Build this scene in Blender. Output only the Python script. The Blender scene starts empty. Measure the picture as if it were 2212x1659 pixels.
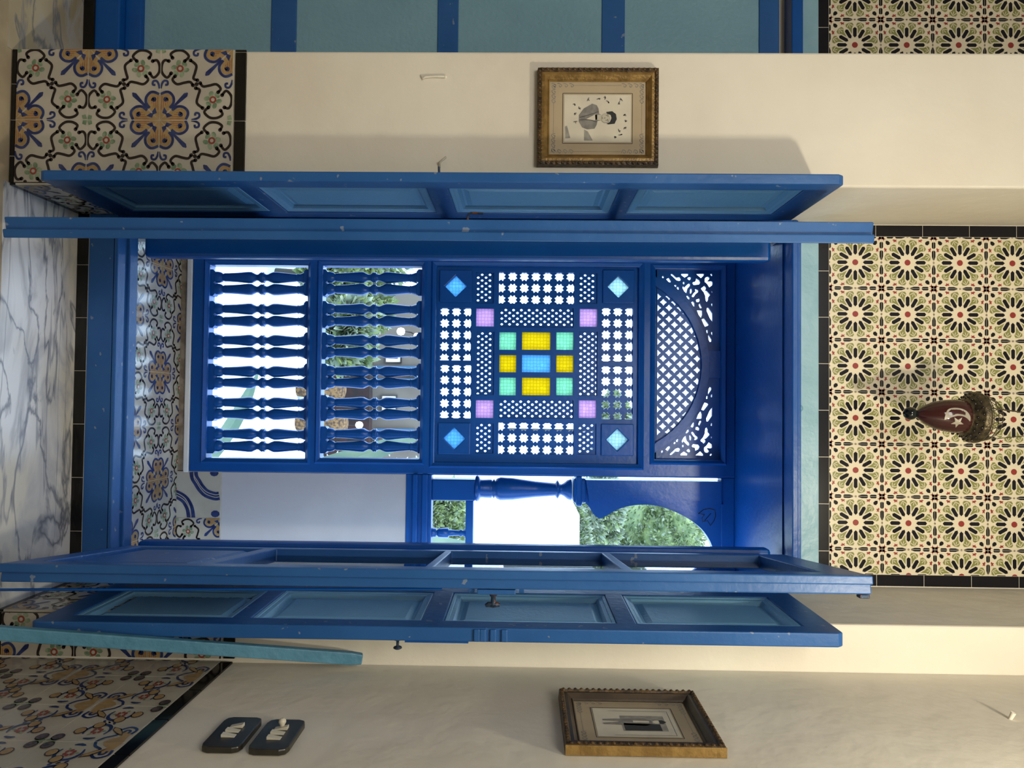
import bpy, bmesh, math, random
from mathutils import Vector, Matrix
from mathutils.geometry import tessellate_polygon
random.seed(7)
SC = bpy.context.scene
COL = SC.collection
# ---------------------------------------------------------------- camera
F = 1500.0; CW, CH = 2212.0, 1659.0
CAMZ = 1.419
YAW, PITCH, ROLL = math.radians(1.4), math.radians(0.9), math.radians(0.57)
_d = Vector((-math.sin(YAW)*math.cos(PITCH), math.cos(YAW)*math.cos(PITCH), -math.sin(PITCH))).normalized()
_s = _d.cross(Vector((0, 0, 1))).normalized()
_u = _s.cross(_d).normalized()
IR = (_u*math.cos(ROLL) - _s*math.sin(ROLL))      # image right (the photo lies on its side: world up points right)
ID = (_u*math.sin(ROLL) + _s*math.cos(ROLL))      # image down
CAM = Vector((0, 0, CAMZ))
cam = bpy.data.cameras.new('camera'); camo = bpy.data.objects.new('camera', cam); COL.objects.link(camo)
M3 = Matrix((IR, -ID, -_d)).transposed()
camo.matrix_world = Matrix.Translation(CAM) @ M3.to_4x4()
cam.sensor_fit = 'HORIZONTAL'; cam.sensor_width = 36.0; cam.lens = 36.0*F/CW
cam.clip_start = 0.02; cam.clip_end = 300
SC.camera = camo
def ray(px, py):
    return (IR*((px-CW/2)/F) + ID*((py-CH/2)/F) + _d)
def at(px, py, Y):
    r = ray(px, py); return CAM + r*((Y-CAM.y)/r.y)
def atx(px, py, X):
    r = ray(px, py); return CAM + r*((X-CAM.x)/r.x)
def xz(px, py, Y):
    p = at(px, py, Y); return (p.x, p.z)
# ---------------------------------------------------------------- world and light
w = bpy.data.worlds.new('sky'); SC.world = w; w.use_nodes = True
bg = w.node_tree.nodes['Background']; bg.inputs[0].default_value = (0.52, 0.74, 1.0, 1); bg.inputs[1].default_value = 6.4
SC.view_settings.view_transform = 'Standard'; SC.view_settings.look = 'None'
SC.view_settings.exposure = 0.0; SC.view_settings.gamma = 1.0
def area(name, loc, target, size, power, color, sy=None):
    l = bpy.data.lights.new(name, 'AREA'); l.energy = power; l.color = color; l.size = size
    if sy: l.shape = 'RECTANGLE'; l.size_y = sy
    o = bpy.data.objects.new(name, l); COL.objects.link(o); o.location = loc
    o.rotation_euler = (Vector(target)-Vector(loc)).to_track_quat('-Z', 'Y').to_euler(); return o
area('wall_lamp_light', (0.52, 0.66, 2.70), (-0.2, 1.9, 1.7), 0.10, 19, (1.0, 0.90, 0.68))
area('ceiling_lamp_light', (-0.7, -1.0, 3.05), (-0.3, 1.6, 1.0), 1.2, 60, (1.0, 0.95, 0.86))
sun = bpy.data.lights.new('sun', 'SUN'); sun.energy = 3.5; sun.angle = 0.02; sun.color = (1.0, 0.97, 0.92)
so = bpy.data.objects.new('sun', sun); COL.objects.link(so); so.rotation_euler = (math.radians(24), 0, math.radians(-20))
# ---------------------------------------------------------------- materials
def mat(name, c, rough=0.5, c2=None, scale=6.0, bump=0.0, bscale=30.0, metal=0.0, spec=0.5, detail=4, blend=(0.4, 0.6)):
    m = bpy.data.materials.new(name); m.use_nodes = True; nt = m.node_tree; b = nt.nodes['Principled BSDF']
    b.inputs['Base Color'].default_value = (*c, 1); b.inputs['Roughness'].default_value = rough
    b.inputs['Metallic'].default_value = metal; b.inputs['Specular IOR Level'].default_value = spec
    tc = nt.nodes.new('ShaderNodeTexCoord')
    if c2:
        n = nt.nodes.new('ShaderNodeTexNoise'); n.inputs['Scale'].default_value = scale; n.inputs['Detail'].default_value = detail
        r = nt.nodes.new('ShaderNodeValToRGB'); r.color_ramp.elements[0].color = (*c, 1); r.color_ramp.elements[1].color = (*c2, 1)
        r.color_ramp.elements[0].position = blend[0]; r.color_ramp.elements[1].position = blend[1]
        nt.links.new(tc.outputs['Object'], n.inputs['Vector']); nt.links.new(n.outputs['Fac'], r.inputs['Fac']); nt.links.new(r.outputs['Color'], b.inputs['Base Color'])
    if bump:
        n2 = nt.nodes.new('ShaderNodeTexNoise'); n2.inputs['Scale'].default_value = bscale; n2.inputs['Detail'].default_value = 6
        bp = nt.nodes.new('ShaderNodeBump'); bp.inputs['Strength'].default_value = bump; bp.inputs['Distance'].default_value = 0.01
        nt.links.new(tc.outputs['Object'], n2.inputs['Vector']); nt.links.new(n2.outputs['Fac'], bp.inputs['Height']); nt.links.new(bp.outputs['Normal'], b.inputs['Normal'])
    return m
def chipped(name, c, c2, chip, rough=0.35, amount=0.70, scale=26.0):
    """gloss paint with small worn chips"""
    m = mat(name, c, rough, c2, 5.0, 0.10, 45.0, spec=0.32); nt = m.node_tree; b = nt.nodes['Principled BSDF']
    src = b.inputs['Base Color'].links[0].from_socket
    tc = nt.nodes.new('ShaderNodeTexCoord'); n = nt.nodes.new('ShaderNodeTexNoise'); n.inputs['Scale'].default_value = scale; n.inputs['Detail'].default_value = 2
    r = nt.nodes.new('ShaderNodeValToRGB'); r.color_ramp.elements[0].position = amount; r.color_ramp.elements[1].position = amount+0.02
    r.color_ramp.elements[0].color = (0, 0, 0, 1); r.color_ramp.elements[1].color = (1, 1, 1, 1)
    mx = nt.nodes.new('ShaderNodeMix'); mx.data_type = 'RGBA'; mx.inputs[7].default_value = (*chip, 1)
    nt.links.new(tc.outputs['Object'], n.inputs['Vector']); nt.links.new(n.outputs['Fac'], r.inputs['Fac'])
    nt.links.new(r.outputs['Color'], mx.inputs[0]); nt.links.new(src, mx.inputs[6]); nt.links.new(mx.outputs[2], b.inputs['Base Color'])
    return m
def emis(name, c, s):
    m = bpy.data.materials.new(name); m.use_nodes = True; b = m.node_tree.nodes['Principled BSDF']
    b.inputs['Base Color'].default_value = (*c, 1); b.inputs['Emission Color'].default_value = (*c, 1); b.inputs['Emission Strength'].default_value = s; return m
PLASTER = mat('cream_plaster', (0.67, 0.62, 0.53), 0.75, (0.71, 0.67, 0.58), 2.2, 0.7, 6.0)
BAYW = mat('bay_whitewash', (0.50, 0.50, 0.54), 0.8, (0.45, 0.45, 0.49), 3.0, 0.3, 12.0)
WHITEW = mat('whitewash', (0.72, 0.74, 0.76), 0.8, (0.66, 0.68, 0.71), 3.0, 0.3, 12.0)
BLUE = chipped('royal_blue_paint', (0.003, 0.070, 0.31), (0.004, 0.080, 0.335), (0.03, 0.12, 0.32), 0.33, 0.78)
BLUE2 = chipped('worn_blue_paint', (0.016, 0.090, 0.29), (0.022, 0.105, 0.32), (0.16, 0.22, 0.34), 0.38, 0.70, 34.0)
SKYB = mat('light_blue_paint_lit', (0.17, 0.39, 0.60), 0.36, (0.185, 0.415, 0.63), 4.0, 0.15, 90.0)  # shutter paint raised in colour to hold the bounced daylight
SKYN = mat('light_blue_paint_dim', (0.17, 0.33, 0.43), 0.4, (0.19, 0.36, 0.46), 4.0, 0.3, 70.0)  # same paint for the left window, its weaker light put into the colour
TEAL = mat('pale_teal_paint', (0.22, 0.41, 0.50), 0.4, (0.27, 0.46, 0.56), 9.0, 0.5, 18.0)
PLANKC = mat('teal_plank_paint', (0.07, 0.21, 0.32), 0.45, (0.09, 0.25, 0.37), 14.0, 0.4, 40.0)
BLACKT = mat('black_glazed_tile', (0.005, 0.005, 0.005), 0.12, (0.009, 0.008, 0.007), 8.0, spec=0.3)
GROUT = mat('grout', (0.50, 0.47, 0.40), 0.9, (0.42, 0.39, 0.33), 20.0)
TILEW = mat('white_glaze', (0.46, 0.43, 0.37), 0.16, (0.39, 0.36, 0.31), 6.0, 0.08, 25.0)
T_BLK = mat('manganese_glaze', (0.012, 0.008, 0.010), 0.18)
T_BLU = mat('cobalt_glaze', (0.010, 0.020, 0.10), 0.18, (0.025, 0.045, 0.15), 40.0)
T_YEL = mat('ochre_glaze', (0.36, 0.24, 0.11), 0.2, (0.30, 0.20, 0.09), 60.0)
T_GRN = mat('green_glaze', (0.12, 0.20, 0.12), 0.2, (0.26, 0.33, 0.22), 50.0)
T_RED = mat('red_glaze', (0.24, 0.045, 0.03), 0.2)
T_BRN = mat('brown_glaze', (0.06, 0.035, 0.03), 0.2)
Z_CRM = mat('cream_relief_glaze', (0.74, 0.66, 0.49), 0.3)
Z_BLK = mat('black_relief_glaze', (0.006, 0.006, 0.010), 0.2, spec=0.35)
Z_GRN = mat('olive_relief_glaze', (0.23, 0.24, 0.075), 0.3)
Z_RED = mat('brick_relief_glaze', (0.28, 0.03, 0.025), 0.3)
GOLD = mat('gilt_wood', (0.29, 0.18, 0.055), 0.4, (0.20, 0.12, 0.035), 40.0, 0.2, 120.0, 0.35)
DARKG = mat('tarnished_gilt', (0.04, 0.024, 0.012), 0.45, (0.10, 0.058, 0.022), 60.0, 0.4, 90.0, 0.2)
DARKF = mat('dark_brown_frame_wood', (0.035, 0.024, 0.017), 0.4, (0.05, 0.034, 0.022), 20)
FACE = mat('photo_skin_tone', (0.44, 0.41, 0.33), 0.8)
MAT_ = mat('beige_mat_board', (0.40, 0.32, 0.21), 0.8, (0.36, 0.29, 0.19), 10)
PAPER = mat('old_print_paper', (0.60, 0.56, 0.45), 0.8, (0.54, 0.50, 0.41), 14)
INKL = mat('pale_ink', (0.30, 0.29, 0.25), 0.8, (0.22, 0.21, 0.19), 60)
INKM = mat('grey_ink', (0.16, 0.15, 0.14), 0.8, (0.22, 0.21, 0.19), 60)
INKD = mat('dark_ink', (0.02, 0.022, 0.025), 0.8)
METAL = mat('rusty_iron', (0.03, 0.05, 0.09), 0.45, (0.20, 0.07, 0.02), 60.0, 0.4, 80, 0.5, blend=(0.55, 0.62))
BRASS = mat('old_brass', (0.14, 0.11, 0.065), 0.36, (0.06, 0.05, 0.03), 60, 0.3, 120, 0.8)
BAKE = mat('brown_black_bakelite', (0.020, 0.018, 0.013), 0.3, (0.03, 0.026, 0.018), 30)
IVORY = mat('ivory_plastic', (0.52, 0.49, 0.40), 0.4)
WOODR = mat('bare_weathered_wood', (0.22, 0.10, 0.04), 0.8, (0.06, 0.03, 0.02), 40)
FOLI = mat('green_foliage', (0.085, 0.13, 0.045), 0.6, (0.19, 0.24, 0.09), 3.0)
FOLG = mat('grey_green_foliage', (0.13, 0.17, 0.11), 0.6, (0.25, 0.28, 0.19), 5.0)
FOLD = mat('dark_branch', (0.03, 0.03, 0.025), 0.8)
AGAV = mat('agave_skin', (0.06, 0.11, 0.075), 0.5, (0.12, 0.17, 0.11), 4.0)
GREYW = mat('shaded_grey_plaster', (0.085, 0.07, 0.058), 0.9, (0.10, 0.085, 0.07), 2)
STRAW = mat('straw_wicker', (0.15, 0.08, 0.025), 0.8, (0.03, 0.015, 0.008), 30)
REDR = mat('dark_red_cloth', (0.018, 0.003, 0.003), 0.9, (0.005, 0.002, 0.002), 8)
DARKW = mat('dark_window_glass', (0.012, 0.010, 0.012), 0.2, (0.05, 0.02, 0.015), 6)
STONE = mat('brown_stone', (0.17, 0.13, 0.09), 0.85, (0.30, 0.25, 0.19), 22.0, 0.5, 40)
TERR = mat('white_terrace', (0.70, 0.72, 0.70), 0.8, (0.60, 0.64, 0.60), 3.0)
FLOORM = mat('beige_stone_floor', (0.42, 0.35, 0.24), 0.5, (0.32, 0.26, 0.18), 6.0)
BULB = emis('lit_globe', (1.0, 0.96, 0.86), 2.0)

def marble(nm, ca, cb):
    m = bpy.data.materials.new(nm); m.use_nodes = True; nt = m.node_tree; b = nt.nodes['Principled BSDF']
    b.inputs['Roughness'].default_value = 0.22
    tc = nt.nodes.new('ShaderNodeTexCoord')
    def vein(rot, sc, dist, lo, wd):
        mp = nt.nodes.new('ShaderNodeMapping'); mp.inputs['Rotation'].default_value = (0, 0, rot); mp.inputs['Scale'].default_value = sc
        n = nt.nodes.new('ShaderNodeTexNoise'); n.inputs['Scale'].default_value = 2.2; n.inputs['Detail'].default_value = 5; n.inputs['Distortion'].default_value = dist
        nt.links.new(tc.outputs['Object'], mp.inputs[0]); nt.links.new(mp.outputs[0], n.inputs['Vector'])
        s = nt.nodes.new('ShaderNodeMath'); s.operation = 'SUBTRACT'; s.inputs[1].default_value = lo
        a = nt.nodes.new('ShaderNodeMath'); a.operation = 'ABSOLUTE'
        r = nt.nodes.new('ShaderNodeMapRange'); r.inputs[1].default_value = 0; r.inputs[2].default_value = wd; r.inputs[3].default_value = 1; r.inputs[4].default_value = 0
        nt.links.new(n.outputs['Fac'], s.inputs[0]); nt.links.new(s.outputs[0], a.inputs[0]); nt.links.new(a.outputs[0], r.inputs[0]); return r.outputs[0]
    v1 = vein(0.7, (1.0, 3.2, 1), .5, 0.5, 0.022); v2 = vein(-0.25, (0.35, 2.6, 1), 0.3, 0.47, 0.010); v3 = vein(0.85, (1.2, 2.4, 1), .8, 0.55, 0.07)
    n = nt.nodes.new('ShaderNodeTexNoise'); n.inputs['Scale'].default_value = 2.0; nt.links.new(tc.outputs['Object'], n.inputs['Vector'])
    base = nt.nodes.new('ShaderNodeValToRGB'); base.color_ramp.elements[0].color = (*ca, 1); base.color_ramp.elements[1].color = (*cb, 1)
    base.color_ramp.elements[0].position = 0.40; base.color_ramp.elements[1].position = 0.58
    nt.links.new(n.outputs['Fac'], base.inputs['Fac']); cur = base.outputs['Color']
    for v, c, f in ((v3, (0.40, 0.40, 0.41), 0.7), (v1, (0.14, 0.15, 0.18), 0.85), (v2, (0.20, 0.21, 0.25), 0.7)):
        mu = nt.nodes.new('ShaderNodeMath'); mu.operation = 'MULTIPLY'; mu.inputs[1].default_value = f; nt.links.new(v, mu.inputs[0])
        mx = nt.nodes.new('ShaderNodeMix'); mx.data_type = 'RGBA'; mx.inputs[7].default_value = (*c, 1)
        nt.links.new(mu.outputs[0], mx.inputs[0]); nt.links.new(cur, mx.inputs[6]); cur = mx.outputs[2]
    nt.links.new(cur, b.inputs['Base Color']); return m
MARBLE = marble('veined_marble', (0.60, 0.57, 0.48), (0.76, 0.76, 0.76)); MARBLE2 = marble('veined_marble_dim', (0.30, 0.24, 0.14), (0.48, 0.43, 0.33))  # second copy of the marble, darker lighting of the left recess tinted in
def clear_glass():
    m = bpy.data.materials.new('clear_window_glass'); m.use_nodes = True; nt = m.node_tree; nt.nodes.remove(nt.nodes['Principled BSDF'])
    t = nt.nodes.new('ShaderNodeBsdfTransparent'); t.inputs[0].default_value = (0.93, 0.97, 0.97, 1)
    g = nt.nodes.new('ShaderNodeBsdfGlossy'); g.inputs['Roughness'].default_value = 0.02
    fr = nt.nodes.new('ShaderNodeFresnel'); fr.inputs[0].default_value = 1.25
    mx = nt.nodes.new('ShaderNodeMixShader'); nt.links.new(fr.outputs[0], mx.inputs[0]); nt.links.new(t.outputs[0], mx.inputs[1]); nt.links.new(g.outputs[0], mx.inputs[2])
    nt.links.new(mx.outputs[0], nt.nodes['Material Output'].inputs[0]); return m
CLEAR = clear_glass()
def stained(name, c, scale=75.0):
    m = bpy.data.materials.new(name); m.use_nodes = True; nt = m.node_tree; nt.nodes.remove(nt.nodes['Principled BSDF'])
    tc = nt.nodes.new('ShaderNodeTexCoord')
    v = nt.nodes.new('ShaderNodeTexVoronoi'); v.feature = 'DISTANCE_TO_EDGE'; v.inputs['Scale'].default_value = scale; v.inputs['Randomness'].default_value = 0.15
    nt.links.new(tc.outputs['Object'], v.inputs['Vector'])
    r = nt.nodes.new('ShaderNodeValToRGB'); r.color_ramp.elements[0].position = 0.02; r.color_ramp.elements[1].position = 0.13
    r.color_ramp.elements[0].color = tuple(x*0.6 for x in c)+(1,); r.color_ramp.elements[1].color = (*c, 1)
    nt.links.new(v.outputs['Distance'], r.inputs['Fac'])
    t = nt.nodes.new('ShaderNodeBsdfTranslucent'); tr = nt.nodes.new('ShaderNodeBsdfTransparent'); g = nt.nodes.new('ShaderNodeBsdfGlossy'); g.inputs['Roughness'].default_value = 0.15
    nt.links.new(r.outputs['Color'], t.inputs[0]); nt.links.new(r.outputs['Color'], tr.inputs[0])
    m1 = nt.nodes.new('ShaderNodeMixShader'); m1.inputs[0].default_value = 0.22; nt.links.new(t.outputs[0], m1.inputs[1]); nt.links.new(tr.outputs[0], m1.inputs[2])
    m2 = nt.nodes.new('ShaderNodeMixShader'); m2.inputs[0].default_value = 0.05; nt.links.new(m1.outputs[0], m2.inputs[1]); nt.links.new(g.outputs[0], m2.inputs[2])
    nt.links.new(m2.outputs[0], nt.nodes['Material Output'].inputs[0]); return m
G_YEL = stained('yellow_pressed_glass', (0.84, 0.65, 0.03)); G_GRN = stained('mint_pressed_glass', (0.45, 0.78, 0.56))
G_BLU = stained('blue_pressed_glass', (0.30, 0.59, 0.82)); G_PUR = stained('violet_pressed_glass', (0.76, 0.52, 0.72)); G_ICE = stained('ice_blue_pressed_glass', (0.62, 0.78, 0.76))
REDG = mat('dark_red_glass', (0.030, 0.008, 0.008), 0.06, (0.045, 0.012, 0.010), 5)
BLKG = mat('black_glass', (0.004, 0.006, 0.007), 0.05)
STARM = mat('etched_grey_glass', (0.30, 0.27, 0.21), 0.4)

# ---------------------------------------------------------------- object helpers
def tag(o, label=None, cat=None, group=None, kind=None):
    if label: o['label'] = label
    if cat: o['category'] = cat
    if group: o['group'] = group
    if kind: o['kind'] = kind
    return o
def link(name, me, mats, parent=None, smooth=False):
    for m in (mats if isinstance(mats, (list, tuple)) else [mats]): me.materials.append(m)
    if smooth:
        for p in me.polygons: p.use_smooth = True
    o = bpy.data.objects.new(name, me); COL.objects.link(o)
    if parent: o.parent = parent; o.matrix_parent_inverse = parent.matrix_world.inverted()
    return o
def empty(name, loc=(0, 0, 0), label=None, cat=None, group=None, kind=None):
    o = bpy.data.objects.new(name, None); COL.objects.link(o); o.empty_display_size = 0.05
    o.matrix_world = Matrix.Translation(Vector(loc)); return tag(o, label, cat, group, kind)
class MB:
    """collects shapes into ONE mesh"""
    def __init__(s): s.v = []; s.f = []; s.mi = []; s.sm = []
    def add(s, vs, fs, mi=0, sm=False):
        b = len(s.v); s.v += [tuple(v) for v in vs]
        for f in fs: s.f.append([b+i for i in f]); s.mi.append(mi); s.sm.append(sm)
    def box(s, a, b, mi=0, M=None):
        x0, y0, z0 = (min(a[i], b[i]) for i in range(3)); x1, y1, z1 = (max(a[i], b[i]) for i in range(3))
        vs = [Vector(p) for p in ((x0, y0, z0), (x1, y0, z0), (x1, y1, z0), (x0, y1, z0), (x0, y0, z1), (x1, y0, z1), (x1, y1, z1), (x0, y1, z1))]
        if M: vs = [M @ v for v in vs]
        s.add(vs, [(0, 3, 2, 1), (4, 5, 6, 7), (0, 1, 5, 4), (1, 2, 6, 5), (2, 3, 7, 6), (3, 0, 4, 7)], mi)
    def frus(s, r0, r1, y0, y1, mi=0, M=None, cap=True):
        """frustum from rect r0=(x0,z0,x1,z1) at y0 to rect r1 at y1 (raised field facing y1)"""
        def q(r, y): return [Vector((r[0], y, r[1])), Vector((r[2], y, r[1])), Vector((r[2], y, r[3])), Vector((r[0], y, r[3]))]
        vs = q(r0, y0)+q(r1, y1)
        if M: vs = [M @ v for v in vs]
        fs = [(i, (i+1) % 4, 4+(i+1) % 4, 4+i) for i in range(4)]
        if cap: fs += [(4, 5, 6, 7), (3, 2, 1, 0)]
        s.add(vs, fs, mi)
    def tube(s, pts, r, n=8, mi=0, M=None, cap=True):
        pts = [Vector(p) for p in pts]; rs = r if isinstance(r, (list, tuple)) else [r]*len(pts); vs = []
        up = None
        for i, p in enumerate(pts):
            t = (pts[min(i+1, len(pts)-1)]-pts[max(i-1, 0)]).normalized()
            a = up - t*up.dot(t) if up is not None else t.orthogonal()
            if a.length < 1e-5: a = t.orthogonal()
            a.normalize(); up = a; b2 = t.cross(a)
            for k in range(n):
                an = 2*math.pi*k/n; vs.append(p+(a*math.cos(an)+b2*math.sin(an))*rs[i])
        if M: vs = [M @ v for v in vs]
        fs = [(i*n+k, i*n+(k+1) % n, (i+1)*n+(k+1) % n, (i+1)*n+k) for i in range(len(pts)-1) for k in range(n)]
        s.add(vs, fs, mi, True)
        if cap: s.add(vs[:n], [tuple(range(n))[::-1]], mi); s.add(vs[-n:], [tuple(range(n))], mi)
    def lathe(s, prof, axis_o=(0, 0, 0), n=20, mi=0, M=None, sq=False):
        """prof: (z, r) list round local Z"""
        vs = []; o = Vector(axis_o)
        for z, r in prof:
            for k in range(n):
                a = 2*math.pi*(k+.5)/n; vs.append(o+Vector((r*math.cos(a), r*math.sin(a), z)))
        if M: vs = [M @ v for v in vs]
        m = len(prof)
        fs = [(i*n+k, i*n+(k+1) % n, (i+1)*n+(k+1) % n, (i+1)*n+k) for i in range(m-1) for k in range(n)]
        s.add(vs, fs, mi, not sq); s.add(vs[:n], [tuple(range(n))[::-1]], mi); s.add(vs[-n:], [tuple(range(n))], mi)
    def plate(s, outer, holes, y0, y1, mi=0, M=None):
        """flat board in XZ with holes, thickness y0..y1"""
        def area2(p): return sum(p[i][0]*p[(i+1) % len(p)][1]-p[(i+1) % len(p)][0]*p[i][1] for i in range(len(p)))
        loops = [outer if area2(outer) > 0 else outer[::-1]]+[h if area2(h) < 0 else h[::-1] for h in holes if len(h) > 2]
        tri = tessellate_polygon([[Vector((x, z, 0)) for x, z in l] for l in loops])
        flat = [p for l in loops for p in l]; n = len(flat)
        vs = [Vector((x, y0, z)) for x, z in flat]+[Vector((x, y1, z)) for x, z in flat]
        if M: vs = [M @ v for v in vs]
        fs = [tuple(t) for t in tri]+[tuple(n+i for i in t)[::-1] for t in tri]
        b = 0
        for l in loops:
            k = len(l)
            for i in range(k): j = (i+1) % k; fs.append((b+i, b+j, n+b+j, n+b+i))
            b += k
        s.add(vs, fs, mi)
    def build(s, name, mats, parent=None, label=None, bevel=0.0):
        me = bpy.data.meshes.new(name); me.from_pydata(s.v, [], s.f); me.update()
        bm = bmesh.new(); bm.from_mesh(me); bmesh.ops.recalc_face_normals(bm, faces=bm.faces); bm.to_mesh(me); bm.free()
        me.polygons.foreach_set('material_index', s.mi); me.polygons.foreach_set('use_smooth', s.sm)
        o = link(name, me, mats, parent)
        if bevel:
            md = o.modifiers.new('bevel', 'BEVEL'); md.width = bevel; md.segments = 2; md.limit_method = 'ANGLE'; md.angle_limit = math.radians(50)
        if label: o['label'] = label
        return o
def boxo(name, a, b, mats, parent=None, bevel=0.0, label=None, M=None):
    m = MB(); m.box(a, b, 0, M); return m.build(name, mats, parent, label, bevel)
def clip(poly, x0, y0, x1, y1):
    for ax, lim, sgn in ((0, x0, 1), (0, x1, -1), (1, y0, 1), (1, y1, -1)):
        out = []; n = len(poly)
        for i in range(n):
            p, q = poly[i], poly[(i+1) % n]; dp, dq = (p[ax]-lim)*sgn, (q[ax]-lim)*sgn
            if dp >= 0: out.append(p)
            if (dp >= 0) != (dq >= 0):
                t = dp/(dp-dq); out.append((p[0]+(q[0]-p[0])*t, p[1]+(q[1]-p[1])*t))
        poly = out
        if len(poly) < 3: return []
    return poly
def clip_round(poly, c, r, n=48):
    for k in range(n):
        a = 2*math.pi*k/n; nx, ny = math.cos(a), math.sin(a); out = []
        for i in range(len(poly)):
            p, q = poly[i], poly[(i+1) % len(poly)]; dp = r-((p[0]-c[0])*nx+(p[1]-c[1])*ny); dq = r-((q[0]-c[0])*nx+(q[1]-c[1])*ny)
            if dp >= 0: out.append(p)
            if (dp >= 0) != (dq >= 0): t = dp/(dp-dq); out.append((p[0]+(q[0]-p[0])*t, p[1]+(q[1]-p[1])*t))
        poly = out
        if len(poly) < 3: return []
    return poly
def smooth(pts, k=4):
    out = []; n = len(pts)
    for i in range(n-1):
        p0, p1, p2, p3 = pts[max(i-1, 0)], pts[i], pts[i+1], pts[min(i+2, n-1)]
        for j in range(k):
            t = j/k; out.append(tuple(0.5*(2*p1[c]+(p2[c]-p0[c])*t+(2*p0[c]-5*p1[c]+4*p2[c]-p3[c])*t*t+(3*p1[c]-p0[c]-3*p2[c]+p3[c])*t**3) for c in (0, 1)))
    return out+[pts[-1]]
def disc(c, rx, ry=None, n=12, rot=0):
    ry = ry or rx; return [(c[0]+rx*math.cos(a)*math.cos(rot)-ry*math.sin(a)*math.sin(rot), c[1]+rx*math.cos(a)*math.sin(rot)+ry*math.sin(a)*math.cos(rot)) for a in [2*math.pi*i/n for i in range(n)]]
def stroke(pts, wd, taper=False, k=4, blob=0.0):
    """list of convex polygons for a painted line"""
    pts = smooth(pts, k) if len(pts) > 2 else pts; out = []; n = len(pts)
    off = []
    for i in range(n):
        a, b = pts[max(i-1, 0)], pts[min(i+1, n-1)]; dx, dy = b[0]-a[0], b[1]-a[1]; L = math.hypot(dx, dy) or 1
        w2 = wd/2*((0.35+0.65*math.sin(math.pi*i/(n-1))) if taper else 1); off.append((-dy/L*w2, dx/L*w2))
    for i in range(n-1):
        p, q = pts[i], pts[i+1]; a, b = off[i], off[i+1]
        out.append([(p[0]-a[0], p[1]-a[1]), (q[0]-b[0], q[1]-b[1]), (q[0]+b[0], q[1]+b[1]), (p[0]+a[0], p[1]+a[1])])
    if blob: out += [disc(pts[0], blob, n=8), disc(pts[-1], blob, n=8)]
    return out
class Tiles:
    """glazed tile field: base slab + painted shapes in one mesh. O origin, U right, V up, N outward"""
    def __init__(s, O, U, V, N): s.O = Vector(O); s.U = Vector(U); s.V = Vector(V); s.N = Vector(N); s.mb = MB(); s.rect = None
    def poly(s, pts, mi, layer):
        if s.rect: pts = clip(pts, *s.rect)
        if len(pts) < 3: return
        s.mb.add([s.O+s.U*p[0]+s.V*p[1]+s.N*(0.0004*layer) for p in pts], [tuple(range(len(pts)))], mi)
    def slab(s, x0, y0, x1, y1, mi, top=0.0, thick=0.006):
        vs = [s.O+s.U*a+s.V*b+s.N*c for c in (top-thick, top) for a, b in ((x0, y0), (x1, y0), (x1, y1), (x0, y1))]
        s.mb.add(vs, [(0, 1, 2, 3), (7, 6, 5, 4), (0, 4, 5, 1), (1, 5, 6, 2), (2, 6, 7, 3), (3, 7, 4, 0)], mi)
    def build(s, name, mats, parent=None):
        me = bpy.data.meshes.new(name); me.from_pydata(s.mb.v, [], s.mb.f); me.update(); me.polygons.foreach_set('material_index', s.mb.mi)
        return link(name, me, mats, parent)
# ---- floral motif, unit square; palmettes at (0,0),(1,1), green corners at (1,0),(0,1)
def floral():
    L = []
    def add(polys, mi, layer):
        for p in polys: L.append((p, mi, layer))
    add([disc((.5, .5), .028, n=10)], 2, 2)
    gs = [[(.17, .41), (.24, .49), (.34, .475), (.42, .455), (.445, .51)], [(.39, .2), (.44, .167), (.5, .23), (.48, .33), (.47, .41), (.515, .45)],
          [(.18, .11), (.17, .05), (.24, .015), (.34, .02), (.41, .09), (.35, .145)], [(.136, .16), (.08, .136), (.035, .21), (.04, .31), (.115, .385), (.18, .33)]]
    for f in (lambda p: (p[0], 1-p[1]), lambda p: (1-p[0], p[1])):
        for g in gs: add(stroke([f(p) for p in g], .036, blob=.027), 2, 2)
        c = (.285, .27)
        for k in range(6):
            a = k*math.pi/3+.3; q = (c[0]+.085*math.cos(a), c[1]+.085*math.sin(a)); add([disc(f(q), .044, .032, 8, a)], 4, 2)
        add([disc(f(c), .050, n=10)], 5, 3); add([disc(f(c), .026, n=8)], 1, 4)
        add([[f(p) for p in ((.01, .0), (.075, .02), (.06, .07), (.01, .06))]], 4, 2)
    for f in (lambda p: p, lambda p: (1-p[0], 1-p[1])):
        for g in (lambda p: p, lambda p: (p[1], p[0])):
            h = lambda p: f(g(p))
            add([[h(p) for p in ((0, 0), (.14, .16), (.16, .24), (.17, .3), (.13, .36), (.07, .375), (.0, .35))]], 3, 2)
            add(stroke([h(p) for p in ((.01, .36), (.075, .39), (.135, .382), (.185, .32), (.187, .24), (.136, .17))], .036, k=3), 6, 3)
            add([disc(h((.08, .29)), .034, n=8)], 6, 3); add(stroke([h(p) for p in ((.075, .285), (.10, .30), (.115, .27))], .014), 6, 3)
            add([[h(p) for p in ((.035, .10), (.06, .18), (.10, .12), (.09, .08))]], 6, 3)
            add(stroke([h(p) for p in ((.005, .44), (.02, .50), (.05, .545), (.095, .54), (.10, .495), (.065, .49))], .030), 6, 2)
            for k in range(4): add(stroke([h((.02+.028*k, .14+.03*k)), h((.03+.028*k, .33-.01*k))], .005), 5, 3)
        add([[f(p) for p in ((.17, .155), (.155, .17), (.33, .375), (.375, .385), (.385, .375), (.375, .33))]], 6, 2)
    return L
FLORAL = floral()
FL_M = [GROUT, TILEW, T_BLK, T_YEL, T_GRN, T_RED, T_BLU, BLACKT, T_BRN]
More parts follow.
